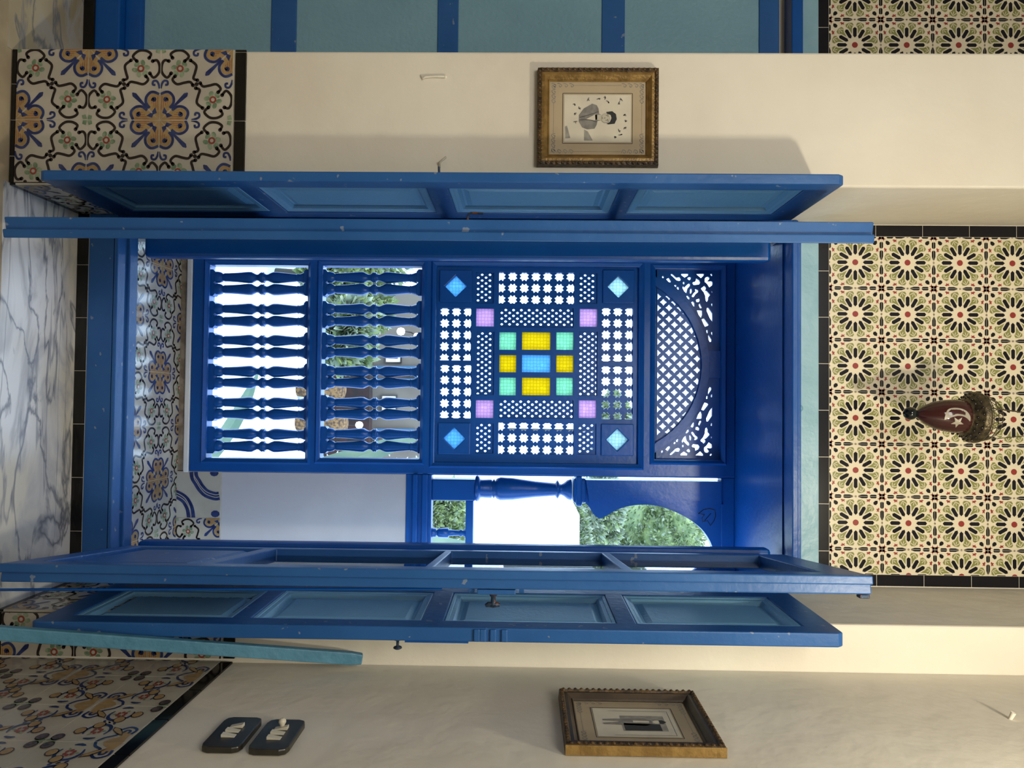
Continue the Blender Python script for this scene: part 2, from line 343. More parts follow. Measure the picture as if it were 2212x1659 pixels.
def lay(T, motif, x0, y0, x1, y1, S, ox=0.0, oy=0.0, flip0=0, gap=0.0022, base=1):
    """tiles of side S over rect, grid anchored at (ox,oy); parity mirrors the motif"""
    i0, i1 = math.floor((x0-ox)/S), math.ceil((x1-ox)/S); j0, j1 = math.floor((y0-oy)/S), math.ceil((y1-oy)/S)
    T.slab(x0, y0, x1, y1, 0, -0.0006, 0.008)
    for i in range(i0, i1):
        for j in range(j0, j1):
            a, b = ox+i*S, oy+j*S; c = (max(a+gap/2, x0), max(b+gap/2, y0), min(a+S-gap/2, x1), min(b+S-gap/2, y1))
            if c[2]-c[0] < .004 or c[3]-c[1] < .004: continue
            T.rect = c; T.slab(c[0], c[1], c[2], c[3], base)
            fl = (i+j+flip0) % 2
            jx, jy = random.uniform(-.006, .006), random.uniform(-.006, .006)
            for p, mi, ly in motif: T.poly([(a+S*((1-q[0]) if fl else q[0])+S*jx, b+S*q[1]+S*jy) for q in p], mi, ly)
    T.rect = None
# ---- geometric relief motif
def zell():
    L = []; rot = lambda p, a: (.5+p[0]*math.cos(a)-p[1]*math.sin(a), .5+p[0]*math.sin(a)+p[1]*math.cos(a))
    add = lambda p, mi, l=1: L.append((p, mi, l))
    add(disc((.5, .5), .058, n=10), 3)
    for k in range(12):
        a = k*math.pi/6
        add([rot(p, a) for p in ((.145, 0), (.18, .034), (.325, .036), (.352, 0), (.325, -.036), (.18, -.034))], 1)
        b = a+math.pi/12
        add([rot(p, b) for p in ((.225, 0), (.335, .032), (.39, .078), (.435, .066), (.452, 0), (.435, -.066), (.39, -.078), (.335, -.032))], 2)
        add([rot(p, b) for p in ((.352, -.006), (.405, -.006), (.405, .006), (.352, .006))], 4, 2)
        for s in (1, -1):
            add([rot(p, b) for p in ((.37, .052*s), (.380, .060*s), (.440, .006*s), (.432, -.006*s))], 4, 2)
    for cx in (0, 1):
        for cy in (0, 1):
            for g in (lambda p: p, lambda p: (p[1], p[0])):
                h = lambda p: ((1-g(p)[0]) if cx else g(p)[0], (1-g(p)[1]) if cy else g(p)[1])
                add([h(p) for p in ((0, .11), (.018, .10), (.034, .12), (.034, .205), (.018, .228), (0, .228))], 1)
                add([h(p) for p in ((0, .268), (.018, .268), (.034, .288), (.034, .385), (.012, .45), (0, .45))], 1)
                add([h(p) for p in ((.062, .21), (.082, .235), (.110, .235), (.093, .262), (.105, .295), (.078, .283), (.055, .30), (.062, .262), (.05, .24))], 3)
                add([h(p) for p in ((0, 0), (.045, .0), (.045, .03), (.09, .045), (.05, .055), (.0, .05))], 3)
                add([h(p) for p in ((.005, .475), (.018, .5), (.005, .525))], 3)
            h = lambda p: ((1-p[0]) if cx else p[0], (1-p[1]) if cy else p[1])
            add([h(p) for p in ((.078, .085), (.13, .082), (.165, .115), (.155, .155), (.115, .165), (.082, .13))], 1)
    return L
ZELL = zell(); ZE_M = [Z_CRM, Z_BLK, Z_GRN, Z_RED, Z_CRM, GROUT]

# ================================================================ room shell
YF = 1.875           # front face of the wall piers
XL = xz(1950, 405, YF)[0]; XR = xz(1950, 1351, YF)[0]
# depth of the window wall from the recess jambs
YB = 2.265
XS = xz(1800, 1452, YF)[0]           # side wall plane
XN = xz(1300, 112, YF)[0]            # left edge of the pier
CEIL = 3.25; RL, RR, RB = -3.3, XS, -2.6
def struct(name, mb, mats, **k): return tag(mb.build(name, mats, **k), kind='structure')
m = MB(); m.box((RL, RB, -0.06), (RR+.2, YB+.12, -0.001)); struct('floor', m, FLOORM)
m = MB(); m.box((RL, RB, CEIL), (RR+.3, YB+.3, CEIL+.1)); struct('ceiling', m, WHITEW)
m = MB(); m.box((XN, YF, 0), (XL, YB+.1, CEIL)); struct('wall_left_pier', m, PLASTER, bevel=0.006)
m = MB(); m.box((XR, YF, 0), (XS+.2, YB+.1, CEIL)); struct('wall_right_pier', m, PLASTER, bevel=0.006)
m = MB(); m.box((XS, RB, 0), (XS+.2, YF-.001, CEIL)); struct('wall_right', m, PLASTER)
m = MB(); m.box((RL, RB-.15, 0), (RR+.2, RB-.001, CEIL)); struct('wall_rear', m, PLASTER)
m = MB(); m.box((RL-.15, RB, 0), (RL-.001, YB+.2, CEIL)); struct('wall_left', m, PLASTER)
NX0, NX1 = XN-1.19, XN                # neighbouring recess
m = MB(); m.box((RL, YF, 0), (NX0, YB+.1, CEIL)); struct('wall_left_far_pier', m, PLASTER)
# window wall behind the recesses
HEAD = xz(1768, 860, YB-.012)[1]
m = MB(); m.box((NX0, YB+.001, HEAD), (XR, YB+.12, CEIL)); m.box((NX0, YB+.02, 0), (NX1, YB+.12, HEAD+.001))
m.box((XL-.001, YB+.001, 0), (XL+.045, YB+.12, HEAD)); m.box((XR-.014, YB+.001, 0), (XR, YB+.12, HEAD)); struct('wall_front', m, PLASTER)
# marble threshold slabs in the recesses
for i, (a, b) in enumerate(((XL, XR), (NX0, NX1))):
    m = MB(); m.box((a-.0, YF-.02, -.02), (b, YB-.085, 0.001)); tag(m.build('trim_%d' % (i+1), (MARBLE, MARBLE2)[i]), kind='structure')
# ---- upper geometric tile panel with black border
def upper(n, x0, x1, zb):
    T = Tiles((x0, YB, zb), (1, 0, 0), (0, 0, 1), (0, -1, 0)); W = x1-x0; Hh = CEIL-zb; bw = (1797-1772)*YB/F
    T.slab(0, 0, W, Hh, 5, -.003, .006)
    L = 0.151
    for x in [k*L for k in range(int(W/L)+1)]: T.slab(x+.001, .001, min(x+L-.001, W-.001), bw-.001, 1, 0)
    for z in [bw+k*L for k in range(int((Hh-bw)/L)+1)]:
        for a in (0, W-bw): T.slab(a+.001, z+.001, a+bw-.001, min(z+L-.001, Hh), 1, 0)
    S = 0.1685
    i1 = int(math.ceil((W-2*bw)/S)); j1 = int(math.ceil((Hh-bw)/S))
    for i in range(i1):
        for j in range(j1):
            a, b = bw+i*S, bw+j*S; c = (a+.0006, b+.0006, min(a+S-.0006, W-bw), min(b+S-.0006, Hh)); T.rect = c
            if c[2]-c[0] < .004: continue
            T.slab(*c, 0, 0)
            for p, mi, ly in ZELL: T.poly([(a+S*q[0], b+S*q[1]) for q in p], mi, ly)
    T.rect = None
    return tag(T.build('trim_%d' % n, ZE_M), kind='structure')
upper(3, XL+.002, XR-.002, HEAD+.002); upper(4, NX0+.002, NX1-.002, HEAD+.002)
# ---- floral dado on the piers
S = 160*YF/F
ZD = xz(38, 230, YF)[1]; ZT = ZD+3*S+.004; bw = 24*YF/F
def dado(n, x0, x1, ox, flip):
    T = Tiles((0, YF, 0), (1, 0, 0), (0, 0, 1), (0, -1, 0))
    T.slab(x0, 0.002, x1, ZT+bw, 0, 0.002, .006)
    for r, (z0, z1, L) in enumerate(((.004, ZD-.002, .1), (ZT+.001, ZT+bw, .19))):
        x = ox-2*L
        while x < x1:
            a, b = max(x+.0015, x0), min(x+L-.0015, x1)
            if b-a > .004: T.slab(a, z0, b, z1, 7, .006, .006)
            x += L
    T.O = Vector((0, YF-.0066, 0)); lay(T, FLORAL, x0, ZD, x1, ZT-.003, S, ox, ZD, flip)
    return tag(T.build('trim_%d' % n, FL_M), kind='structure')
yj = xz(358, 262, YF)[0]
dado(5, XN, XL, yj, 0); dado(6, XR, XS-.012, XR-.04, 1)
# ---- recess jamb dado
def jamb(n, X, sgn):
    T = Tiles((X+sgn*.0066, YF, 0), (0, 1, 0), (0, 0, 1), (sgn, 0, 0)); d = YB-.09-YF
    T.slab(0, .002, d, ZD-.001, 7, 0, .006); lay(T, FLORAL, 0, ZD, d, ZT-.003, S, 0, ZD, 0); T.slab(0, ZT, d, ZT+bw, 7, 0, .006)
    return tag(T.build('trim_%d' % n, FL_M), kind='structure')
jamb(7, XL, 1); jamb(8, XR, -1)
# ---- side wall dado, larger scrolling pattern
def scroll():
    L = []
    def add(polys, mi, layer):
        for p in polys: L.append((p, mi, layer))
    for f in (lambda p: p, lambda p: (1-p[0], 1-p[1])):
        # yellow fan with blue scrolls in two opposite corners
        add([[f(p) for p in ((0, 0.03), (.10, .05), (.24, .06), (.29, .13), (.21, .20), (.13, .15), (.07, .24), (.0, .28))]], 3, 2)
        add(stroke([f(p) for p in ((.0, .37), (.10, .32), (.18, .21), (.28, .25), (.38, .15), (.32, .04), (.2, .05))], .035), 6, 3)
        add(stroke([f(p) for p in ((.24, .17), (.30, .15), (.28, .10), (.22, .10))], .03), 6, 3)
        # open ring with red flower
        c = (.27, .52)
        ring = [(c[0]+.17*math.cos(a), c[1]+.15*math.sin(a)) for a in [math.radians(d) for d in range(-120, 150, 30)]]
        add(stroke([f(p) for p in ring], .05, True, 2), 6, 3)
        ring = [(c[0]+.20*math.cos(a), c[1]+.17*math.sin(a)) for a in [math.radians(d) for d in range(160, 235, 25)]]
        add(stroke([f(p) for p in ring], .05, True, 2), 6, 3)
        for k in range(6):
            a = k*math.pi/3; add([disc(f((c[0]+.055*math.cos(a), c[1]+.05*math.sin(a))), .03, .022, 8)], 5, 3)
        add([disc(f(c), .018, n=8)], 1, 4)
        for k in range(3): a = k*2.1+.5; add([disc(f((c[0]+.10*math.cos(a), c[1]+.09*math.sin(a))), .03, .015, 8, a)], 4, 3)
        add([disc(f((.47, .42)), .03, .018, 8, .5)], 6, 3)
        # chain of ovals on the diagonal
        for t, mi in ((.10, 8), (.27, 3), (.42, 3)):
            q = (1-t, t); add([disc(f(q), .088, .074, 14)], 8, 3); add([disc(f(q), .072, .060, 14)], mi if mi == 3 else 9, 4)
        q = (.5, .5); add([disc(f(q), .03, .012, 8, .8)], 8, 3)
        # leaves along the other way
        add([[f(p) for p in ((.62, .64), (.70, .66), (.80, .76), (.84, .86), (.76, .83), (.66, .75))]], 8, 3)
        add([[f(p) for p in ((.64, .66), (.70, .675), (.785, .765), (.82, .84), (.76, .81), (.675, .74))]], 3, 4)
        add([[f(p) for p in ((.0, .86), (.09, .85), (.10, .93), (.02, 1.0))]], 4, 3)
    return L
SCROLL = scroll(); T_PUR = mat('aubergine_glaze', (0.10, 0.075, 0.085), 0.2, (0.05, 0.035, 0.04), 60)
T = Tiles((XS, YF-.007, 0), (0, -1, 0), (0, 0, 1), (-1, 0, 0)); DW = YF-RB-.02
T.O = Vector((XS-.006, YF-.009, 0))
def sideb(z0, z1, seq, mi=7):
    x = 0; k = 0
    while x < DW:
        L = seq[k % len(seq)]; T.slab(x+.0015, z0, min(x+L, DW)-.0015, z1, mi, 0, .005); x += L; k += 1
SS = 0.168
T.slab(0, 0.002, DW, .62, 0, -.001, .004); sideb(.004, ZD-.002, (.15,)); sideb(ZT-.003, ZT+bw-.002, (.085, .10, .155, .15, .19))
lay(T, SCROLL, 0.0, ZD, DW, ZT-.005, SS, -.06, ZT-.005-3*SS, 0, 0.002)
tag(T.build('trim_9', FL_M+[T_PUR]), kind='structure')

# ================================================================ window opening, frame
rel = lambda z: z+CAMZ
WL, WR = -.545, .591; FB = rel(-1.290); FT = rel(.853)
win = empty('window_1', (0, YB, 0), kind='structure')
m = MB(); m.box((XL+.001, YB-.092, .001), (XR-.001, YB+.02, FB-.006)); m.box((XL+.001, YB-.092, FB-.016), (XR-.001, YB-.045, FB)); m.box((XL+.001, YB-.03, FB-.016), (XR-.001, YB+.02, FB+.004))
m.build('bottom_rail', BLUE2, win, bevel=.004)
T = Tiles((XL+.001, YB-.093, 0), (1, 0, 0), (0, 0, 1), (0, -1, 0)); T.slab(0, .0015, XR-XL-.002, .038, 0, 0, .004)
x = 0
while x < XR-XL-.01: T.slab(x+.001, .002, min(x+.168, XR-XL-.002)-.001, .037, 1, .002, .003); x += .168
T.build('tile_strip', [GROUT, BLACKT], win)
m = MB(); m.box((XL+.002, YB-.055, FT), (XR-.002, YB+.02, rel(.872))); m.box((XL+.002, YB-.035, rel(.872)), (XR-.002, YB+.02, rel(.889))); m.build('head_rail', BLUE, win, bevel=.003)
m = MB(); m.box((XL+.002, YB-.016, rel(.889)), (XR-.002, YB-.001, HEAD)); m.build('lintel_board', TEAL, win, label='pale teal lintel board', bevel=.003)
m = MB(); m.lathe([(0, .012), (.004, .012), (.008, .006), (.010, .004)], n=12, M=Matrix.Translation(at(1726, 882, YB-.016)) @ Matrix.Rotation(math.radians(90), 4, 'X')); m.build('screw_plug', TEAL, win)
for a, b in ((XL+.002, WL+.0), (WR, XR-.002)):
    m = MB(); m.box((a, YB-.06, FB), (b, YB+.10, FT)); m.build('jamb_post', BLUE, win, bevel=.004)
for p0, p1 in ((513, 559), (1178, 1199)):
    a, b = xz(990, p0, 2.32)[0], xz(990, p1, 2.32)[0]; z0, z1 = xz(303, 850, 2.32)[1], xz(1667, 850, 2.32)[1]
    m = MB(); m.box((a, 2.32, z0), (b, 2.37, z1)); m.build('inner_stop', BLUE, win, bevel=.012)
# ---- neighbouring window with closed shutters
win2 = empty('window_2', (NX0+.6, YB, 0), kind='structure')
m = MB(); m.box((NX0+.002, YB-.09, .001), (NX1-.002, YB+.018, .115)); m.box((NX0+.002, YB-.06, .115), (NX1-.002, YB+.018, FB+.04)); m.build('bottom_rail', BLUE, win2, bevel=.004)
boxo('tile_strip', (NX0+.002, YB-.094, .0015), (NX1-.002, YB-.091, .038), BLACKT, win2)
m = MB(); m.box((NX0+.002, YB-.05, FT), (NX1-.002, YB+.018, rel(.889))); m.build('head_rail', BLUE, win2, bevel=.003)
m = MB(); m.box((NX0+.002, YB-.016, rel(.889)), (NX1-.002, YB-.001, HEAD)); m.build('lintel_board', TEAL, win2, bevel=.003)
sh = empty('closed_shutter', (NX1-.5, YB-.05, FB), 'closed shutter with teal panels filling the recess left of the plaster pier', 'shutter')
zs = [xz(p, 50, YB-.045)[1] for p in (272, 305, 585, 640, 945, 990, 1300, 1350, 1640, 1684)]
for xa, xb in ((NX0+.01, NX0+.59), (NX0+.592, NX1-.004)):
    holes = [[(xa+.07, zs[i]), (xb-.075, zs[i]), (xb-.075, zs[i+1]), (xa+.07, zs[i+1])] for i in (1, 3, 5, 7)]
    m = MB(); m.plate([(xa, zs[0]), (xb, zs[0]), (xb, zs[9]), (xa, zs[9])], holes, YB-.045, YB-.015); m.build('shutter_frame', BLUE2, sh, bevel=.003)
    for h in holes: m = MB(); m.box((h[0][0]-.004, YB-.040, h[0][1]-.004), (h[1][0]+.004, YB-.02, h[2][1]+.004)); m.build('panel', SKYN, sh, 'light teal-blue flat panel', bevel=.003)

# ================================================================ hinged leaves
def leafM(hx, hy, nx, ny, z0):
    """local x from hinge to free edge, local y = thickness toward the room side, local z up"""
    d = Vector((nx-hx, ny-hy, 0)); d.normalize(); n = Vector((0, 0, 1)).cross(d)
    return Matrix.Translation((hx, hy, z0)) @ Matrix((d, n, Vector((0, 0, 1)))).transposed().to_4x4(), (Vector((nx-hx, ny-hy, 0))).length
def shutter(xi, xo, y0, y1, zb, zt, inner, label):
    """xi inner face, xo outer; y0 near edge y1 hinge edge; inner = +1 when the inner face looks to +x"""
    root = empty('panelled_shutter', (xi, y1, zb), label, 'shutter')
    W = y1-y0; H = zt-zb; T0 = abs(xo-xi)
    # local frame: x along (hinge->near), y through the board away from the window centre
    M = Matrix.Translation((xi, y1, zb)) @ Matrix(((0, -inner, 0, 0), (-1, 0, 0, 0), (0, 0, 1, 0), (0, 0, 0, 1)))
    fr = ((.037, .239), (.264, .480), (.509, .727), (.752, .960)); st = .055
    holes = [[(.06, H*a), (W-st, H*a), (W-st, H*b), (.06, H*b)] for a, b in fr]
    m = MB(); m.plate([(0, 0), (W-.004, 0), (W, .012), (W, H-.015), (W-.01, H), (0, H)], holes, 0, T0, 0, M); m.build('shutter_frame', BLUE2, root, bevel=.0035)
    for h in holes:
        (x0, z0), (x1, _), (_, z1), _ = h
        p = MB(); p.box((x0-.003, T0*.55, z0-.003), (x1+.003, T0*.8, z1+.003), 0, M)
        p.frus((x0+.034, z0+.034, x1-.034, z1-.034), (x0+.05, z0+.05, x1-.05, z1-.05), T0*.55, T0*.32, 0, M)
        pn = p.build('panel', SKYB, root, label='light blue raised panel', bevel=.002)
        q = MB()
        for (a, b, c, d, e, f) in ((0, .003, .010, .0, .55, 0), (0, .014, .021, .18, .55, 0)):
            r = lambda o: (x0+o, z0+o, x1-o, z1-o)
            q.frus(r(a), r(b), T0*e*.2, T0*d*.5+.0015, 0, M, False); q.frus(r(b), r(c), T0*d*.5+.0015, T0*d*.5+.003, 0, M, False); q.frus(r(c), r(c+.008), T0*d*.5+.003, T0*.54, 0, M, False)
        q.build('molding', SKYB, pn)
    return root, M, W, H
zb, zt = xz(85, 372, 1.727)[1], xz(1826, 380, 1.727)[1]
shL, ML, WLs, HLs = shutter(-.5475, -.5735, 1.727, 2.075, zb, zt, 1, 'tall panelled blue shutter folded back beside the portrait of a man in a jacket')
zb, zt = xz(66, 1375, 1.727)[1], xz(1825, 1385, 1.727)[1]
shR, MR, WRs, HRs = shutter(.5610, .5960, 1.727, 2.10, zb, zt, -1, 'tall panelled blue shutter behind the open casement that has the rusty knob handle')
# small fittings on the shutters
def knob(name, parent, P, D, r, L, mats=METAL):
    D = Vector(D).normalized(); M = Matrix.Translation(P) @ D.to_track_quat('Z', 'Y').to_matrix().to_4x4()
    m = MB(); m.lathe([(0, r*.9), (.003, r*.9), (.004, r*.35), (L*.7, r*.32), (L*.78, r*.9), (L*.9, r), (L, r*.6)], n=14, M=M); return m.build(name, mats, parent)
p = at(860, 1377, 1.75); knob('knob', shR, (.596, 1.745, p.z), (1, 0, 0), .011, .026)
p = at(1065, 1385, 1.727)
m = MB()
for dz, dx in ((-.040, .006), (-.025, .004), (0, .007), (.028, .005)): m.box((.563, 1.721, p.z+dz-.008), (.594, 1.728, p.z+dz+.008))
m.build('lock_plate', BLUE2, shR, bevel=.003)
boxo('bolt', (.5965, 1.735, at(875, 1377, 1.74).z), (.602, 1.75, at(1012, 1379, 1.74).z), BLUE, shR)
p = at(950, 355, 1.76); m = MB(); m.tube([(-.575, 1.75, p.z), (-.590, 1.745, p.z), (-.592, 1.745, p.z-.0)], .003); m.build('hook', METAL, shL)

def casement(hx, hy, nx, ny, z0, z1, side, label):
    root = empty('glazed_casement', (hx, hy, z0), label, 'casement window')
    M, W = leafM(hx, hy, nx, ny, z0); H = z1-z0; t = .025 if side < 0 else .022
    fr = ((.030, .215), (.235, .488), (.498, .722), (.734, .955))
    a0, a1 = (.075 if side < 0 else .042), W-.055
    holes = [[(a0, H*a), (a1, H*a), (a1, H*b), (a0, H*b)] for a, b in fr]
    m = MB(); m.plate([(0, 0), (W, 0), (W, H), (0, H)], holes, -t, t, 0, M); m.build('sash_frame', BLUE2, root, bevel=.003)
    # stepped free edge: a proud strip on one half of the edge
    s = -1 if side > 0 else 1
    m = MB(); m.box((W, -t if s < 0 else .004, .0), (W+.012, -.001 if s < 0 else t, H), 0, M); m.build('meeting_bead', BLUE2, root, bevel=.003)
    m = MB(); m.box((a0-.004, -.010, H*.030-.004), (a1+.004, .010, H*.215+.004), 0, M)
    m.frus((a0+.03, H*.03+.03, a1-.03, H*.215-.03), (a0+.045, H*.03+.045, a1-.045, H*.215-.045), -.010, -.018, 0, M); m.frus((a0+.03, H*.03+.03, a1-.03, H*.215-.03), (a0+.045, H*.03+.045, a1-.045, H*.215-.045), .010, .018, 0, M)
    m.build('panel', BLUE2, root)
    for a, b in fr[1:]:
        m = MB(); m.box((a0-.003, -.0015, H*a-.003), (a1+.003, .0015, H*b+.003), 0, M); m.build('glass_pane', CLEAR, root, 'clear window pane')
    return root, M, W, H
Yn = 1.66
zb, zt = xz(11, 497, Yn)[1], xz(1886, 505, Yn)[1]
nL = xz(950, 497, Yn)[0]; nR = xz(950, 1250, Yn)[0]
csL, CL, cw, chh = casement(-.536, 2.20, nL, Yn, zb, zt, -1, 'open glazed casement on the left, seen edge-on with a bent iron hook')
zb, zt = xz(2, 1240, Yn)[1], xz(1882, 1255, Yn)[1]
csR, CR, cw2, chh2 = casement(.494, 2.20, nR, Yn, zb, zt, 1, 'open glazed casement on the right, seen edge-on with a rusty knob handle')
# hook on the left leaf
p = at(1012, 473, Yn+.03); p.x = nL-.022
m = MB(); m.tube([p, p+Vector((-.016, 0, -.002)), p+Vector((-.026, 0, 0)), p+Vector((-.028, 0, .006)), p+Vector((-.027, 0, .036))], .0028); m.build('hook', METAL, csL, 'bent iron hook')
p = at(937, 476, Yn+.05); p.x = nL-.022; m = MB(); m.tube([p, p+Vector((-.008, 0, 0))], .003); m.build('pin', METAL, csL)
# handle, lock box and long bolt rod on the right leaf
X0 = nR+.026
p = at(1066, 1272, Yn+.03)
m = MB(); z0 = at(1012, 1272, Yn).z; z1 = at(1132, 1272, Yn).z
m.box((X0, Yn+.006, z0+.02), (X0+.012, Yn+.05, z1-.02))
for a in (0, .022): m.tube([(X0+.002, Yn+.028, z0+a), (X0+.002, Yn+.028, z0+a+.012)], .012); m.tube([(X0+.002, Yn+.028, z1-a), (X0+.002, Yn+.028, z1-a-.012)], .012)
m.build('lock_box', BLUE2, csR, bevel=.002)
k = MB(); Mk = Matrix.Translation((X0+.012, Yn+.028, p.z)) @ Matrix.Rotation(math.radians(90), 4, 'Y')
k.lathe([(0, .012), (.005, .010), (.012, .006), (.026, .006), (.030, .009), (.031, .010)], n=16, M=Mk)
k.tube([(X0+.044, Yn+.028, p.z-.019), (X0+.041, Yn+.028, p.z-.012), (X0+.042, Yn+.028, p.z), (X0+.041, Yn+.028, p.z+.010), (X0+.043, Yn+.028, p.z+.016)], [.004, .0065, .007, .006, .004], 10)
k.build('knob', METAL, csR, 'rusty knob handle')
m = MB(); pa = at(955, 1263, Yn+.02); pa.x = X0+.004; pb = at(-60, 1274, Yn+.02); m.tube([pa, (pb.x, Yn+.02, max(pb.z, .02))], .0034); m.build('bolt_rod', BLUE, csR, 'thin dark bolt rod')
m = MB(); pc = at(1870, 1277, Yn+.02); m.box((X0, Yn+.01, pc.z-.018), (X0+.010, Yn+.03, pc.z+.006)); m.build('keeper', METAL, csR, bevel=.002)

# ================================================================ bay behind the window
BY = 2.80; PX = BY/F
FBY = .024
BL, BR = -.64, 1.15; BT = rel(.849)
def rr(x0, y0, x1, y1, Y=BY):
    """photo rect -> (X0,Z0,X1,Z1) upright in the world"""
    c = xz((x0+x1)/2, (y0+y1)/2, Y); k = Y/F; w2 = (y1-y0)/2*k; h2 = (x1-x0)/2*k
    return (c[0]-w2, c[1]-h2, c[0]+w2, c[1]+h2)
T = Tiles((0, YB+.02, 0), (1, 0, 0), (0, 1, 0), (0, 0, 1)); T.O = Vector((0, YB+.02, FBY))
gx = at(342, 1010+0, 2.6).x
lay(T, FLORAL, BL, .0, BR, BY-YB-.02, .205, xz(342, 1036, 2.64)[0], 2.645-YB-.02, 0, .002)
tag(T.build('floor_bay', FL_M), kind='structure')
m = MB(); m.box((BL-.1, YB+.12, -.2), (BR+.1, BY+.07, FBY-.012)); tag(m.build('floor_slab', STONE), kind='structure')
m = MB(); m.box((BL-.1, YB+.021, BT), (BR+.1, BY+.12, BT+.10)); tag(m.build('ceiling_bay', BLUE), kind='structure')
m = MB(); m.box((BL-.08, YB+.121, -.01), (BL, BY+.07, BT)); tag(m.build('wall_bay_left', WHITEW), kind='structure')
m = MB(); m.box((BR, YB+.121, -.01), (BR+.08, BY+.07, BT)); tag(m.build('wall_bay_right', WHITEW), kind='structure')
xs = xz(700, 1021, BY)[0]           # screen's right edge
zw0, zw1 = xz(478, 1100, BY)[1], xz(877, 1100, BY)[1]
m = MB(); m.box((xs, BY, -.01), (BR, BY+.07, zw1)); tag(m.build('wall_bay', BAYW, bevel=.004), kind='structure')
m = MB(); zl = xz(402, 800, BY)[1]; zl2 = xz(415, 800, BY)[1]; m.box((BL, BY-.004, FBY-.01), (xs-.002, BY+.07, zl)); tag(m.build('trim_10', STONE, bevel=.003), kind='structure')
m = MB(); m.box((BL, BY-.012, zl), (xs+.004, BY+.06, zl2-.001)); tag(m.build('trim_11', WHITEW, bevel=.005), kind='structure')
# patch of odd tiles at the foot of the low wall
T = Tiles((xs, BY-.008, 0), (1, 0, 0), (0, 0, 1), (0, -1, 0)); tw = (1121-1021)*PX; hz = zw0-FBY; T.O.z = FBY
T.slab(0, 0, BR-xs, hz, 0, -.001, .006); T.slab(.002, .002, tw-.001, hz-.002, 1, 0); T.rect = (.002, .002, tw-.001, hz-.002)
q = lambda x, y: ((y-1021)*PX, (x-386)*PX)
for band in ([(423, 1022), (425, 1034), (432, 1045), (440, 1057), (452, 1068), (470, 1074), (480, 1073)], [(384, 1070), (395, 1075), (405, 1082), (412, 1092), (417, 1104), (420, 1122)]):
    pts = [q(*b) for b in band]
    for off, wd, l in ((0, .034, 2),): [T.poly(s_, 6, l) for s_ in stroke(pts, wd)]
    [T.poly(s_, 1, 3) for s_ in stroke([(a+.004, b) for a, b in pts], .003)]; [T.poly(s_, 1, 3) for s_ in stroke([(a-.006, b) for a, b in pts], .003)]
for c in ((472, 1112), (468, 1024)): [T.poly(disc(q(*c), .014, .018, 9), 6, 2)]
T.rect = None; T.O = Vector((xs, BY-.0086, FBY))
lay(T, FLORAL, tw, .002, BR-xs, hz-.002, .19, tw, .002, 1, .002)
tag(T.build('trim_12', FL_M), kind='structure')

# ---------------------------------------------------------------- carved screen
scr = empty('carved_screen', (xz(700, 790, BY)[0], BY, zl2), 'blue carved wooden screen with turned balusters, coloured glass and an arched lattice top', 'lattice screen')
R = rr
def rect(r): return [(r[0], r[1]), (r[2], r[1]), (r[2], r[3]), (r[0], r[3])]
full = R(415, 545, 1585, 1021); full = (xz(1000, 545, BY)[0], zl2, xs, BT)
o1 = R(450, 571, 665, 991); o2 = R(695, 573, 910, 991); o3 = R(941, 576, 1378, 1000); o4 = R(1415, 583, 1556, 991)
m = MB(); m.plate(rect(full), [rect(o1), rect(o2), rect(o3), rect(o4)], BY-.012, BY+.045); m.build('screen_frame', BLUE, scr, bevel=.004)
def inset(r, o): return (r[0]+o, r[1]+o, r[2]-o, r[3]-o)
for o in (o1, o2, o4, o3):
    m = MB()
    for k, (a, b, y0, y1) in enumerate(((-.022, -.014, -.012, -.022), (-.014, -.004, -.022, -.012))): m.frus(inset(o, a), inset(o, b), BY+y0, BY+y1, 0, None, False)
    m.build('molding', BLUE, scr)
# turned balusters: twelve in each of the two lower openings
bal_y = (597, 623, 665.5, 692, 733.5, 760, 801, 826, 869, 894, 937, 964)
def bal_prof(L):
    P = [(0, .024), (.03, .0245), (.06, .021), (.075, .016), (.085, .016), (.095, .0185), (.14, .0185), (.24, .0205), (.36, .0245), (.40, .024), (.43, .018), (.455, .0135), (.475, .0145), (.50, .0215), (.512, .0235), (.528, .0215), (.538, .024), (.545, .018), (.565, .014), (.585, .0145), (.62, .021), (.65, .0245), (.70, .0240), (.80, .020), (.90, .0165), (.92, .0165), (.927, .019), (.935, .0165), (.96, .019), (1, .0245)]
    return [(z*L, r*.96) for z, r in P]
bm_ = None
for (xa, xb) in ((463, 655), (706, 899)):
    for i, y in enumerate(bal_y):
        bx, z0 = xz(xa, y, BY); z1 = xz(xb, y, BY)[1]
        if bm_ is None:
            b = MB(); b.lathe(bal_prof(z1-z0), n=18); b_o = b.build('baluster', BLUE, scr); bm_ = b_o.data
        else:
            b_o = bpy.data.objects.new('baluster', bm_); COL.objects.link(b_o); b_o.parent = scr; b_o.matrix_parent_inverse = scr.matrix_world.inverted()
        b_o.location = (bx, BY+.022, z0)
    for i in range(0, 12, 2):
        for xe, xi in ((450 if xa == 463 else 695, xa), (665 if xa == 463 else 910, xb)):
            c0, c1 = xz(xe, bal_y[i]-14, BY), xz(xi, bal_y[i+1]+14, BY); s = 1 if xi > xe else -1
            m = MB(); zz0, zz1 = (c0[1]-.004, c1[1]) if s > 0 else (c0[1]+.004, c1[1])
            pts = [(c0[0]-.003, zz0), (c1[0]+.003, zz0), (c1[0]+.003, zz1-s*.008), (c1[0]-.006, zz1), ((c0[0]+c1[0])/2+.006, zz1), ((c0[0]+c1[0])/2, zz1-s*.008), ((c0[0]+c1[0])/2-.006, zz1), (c0[0]+.006, zz1), (c0[0]-.003, zz1-s*.008)]
            m.plate(pts, [], BY+.003, BY+.041); m.build('baluster_block', BLUE, scr)
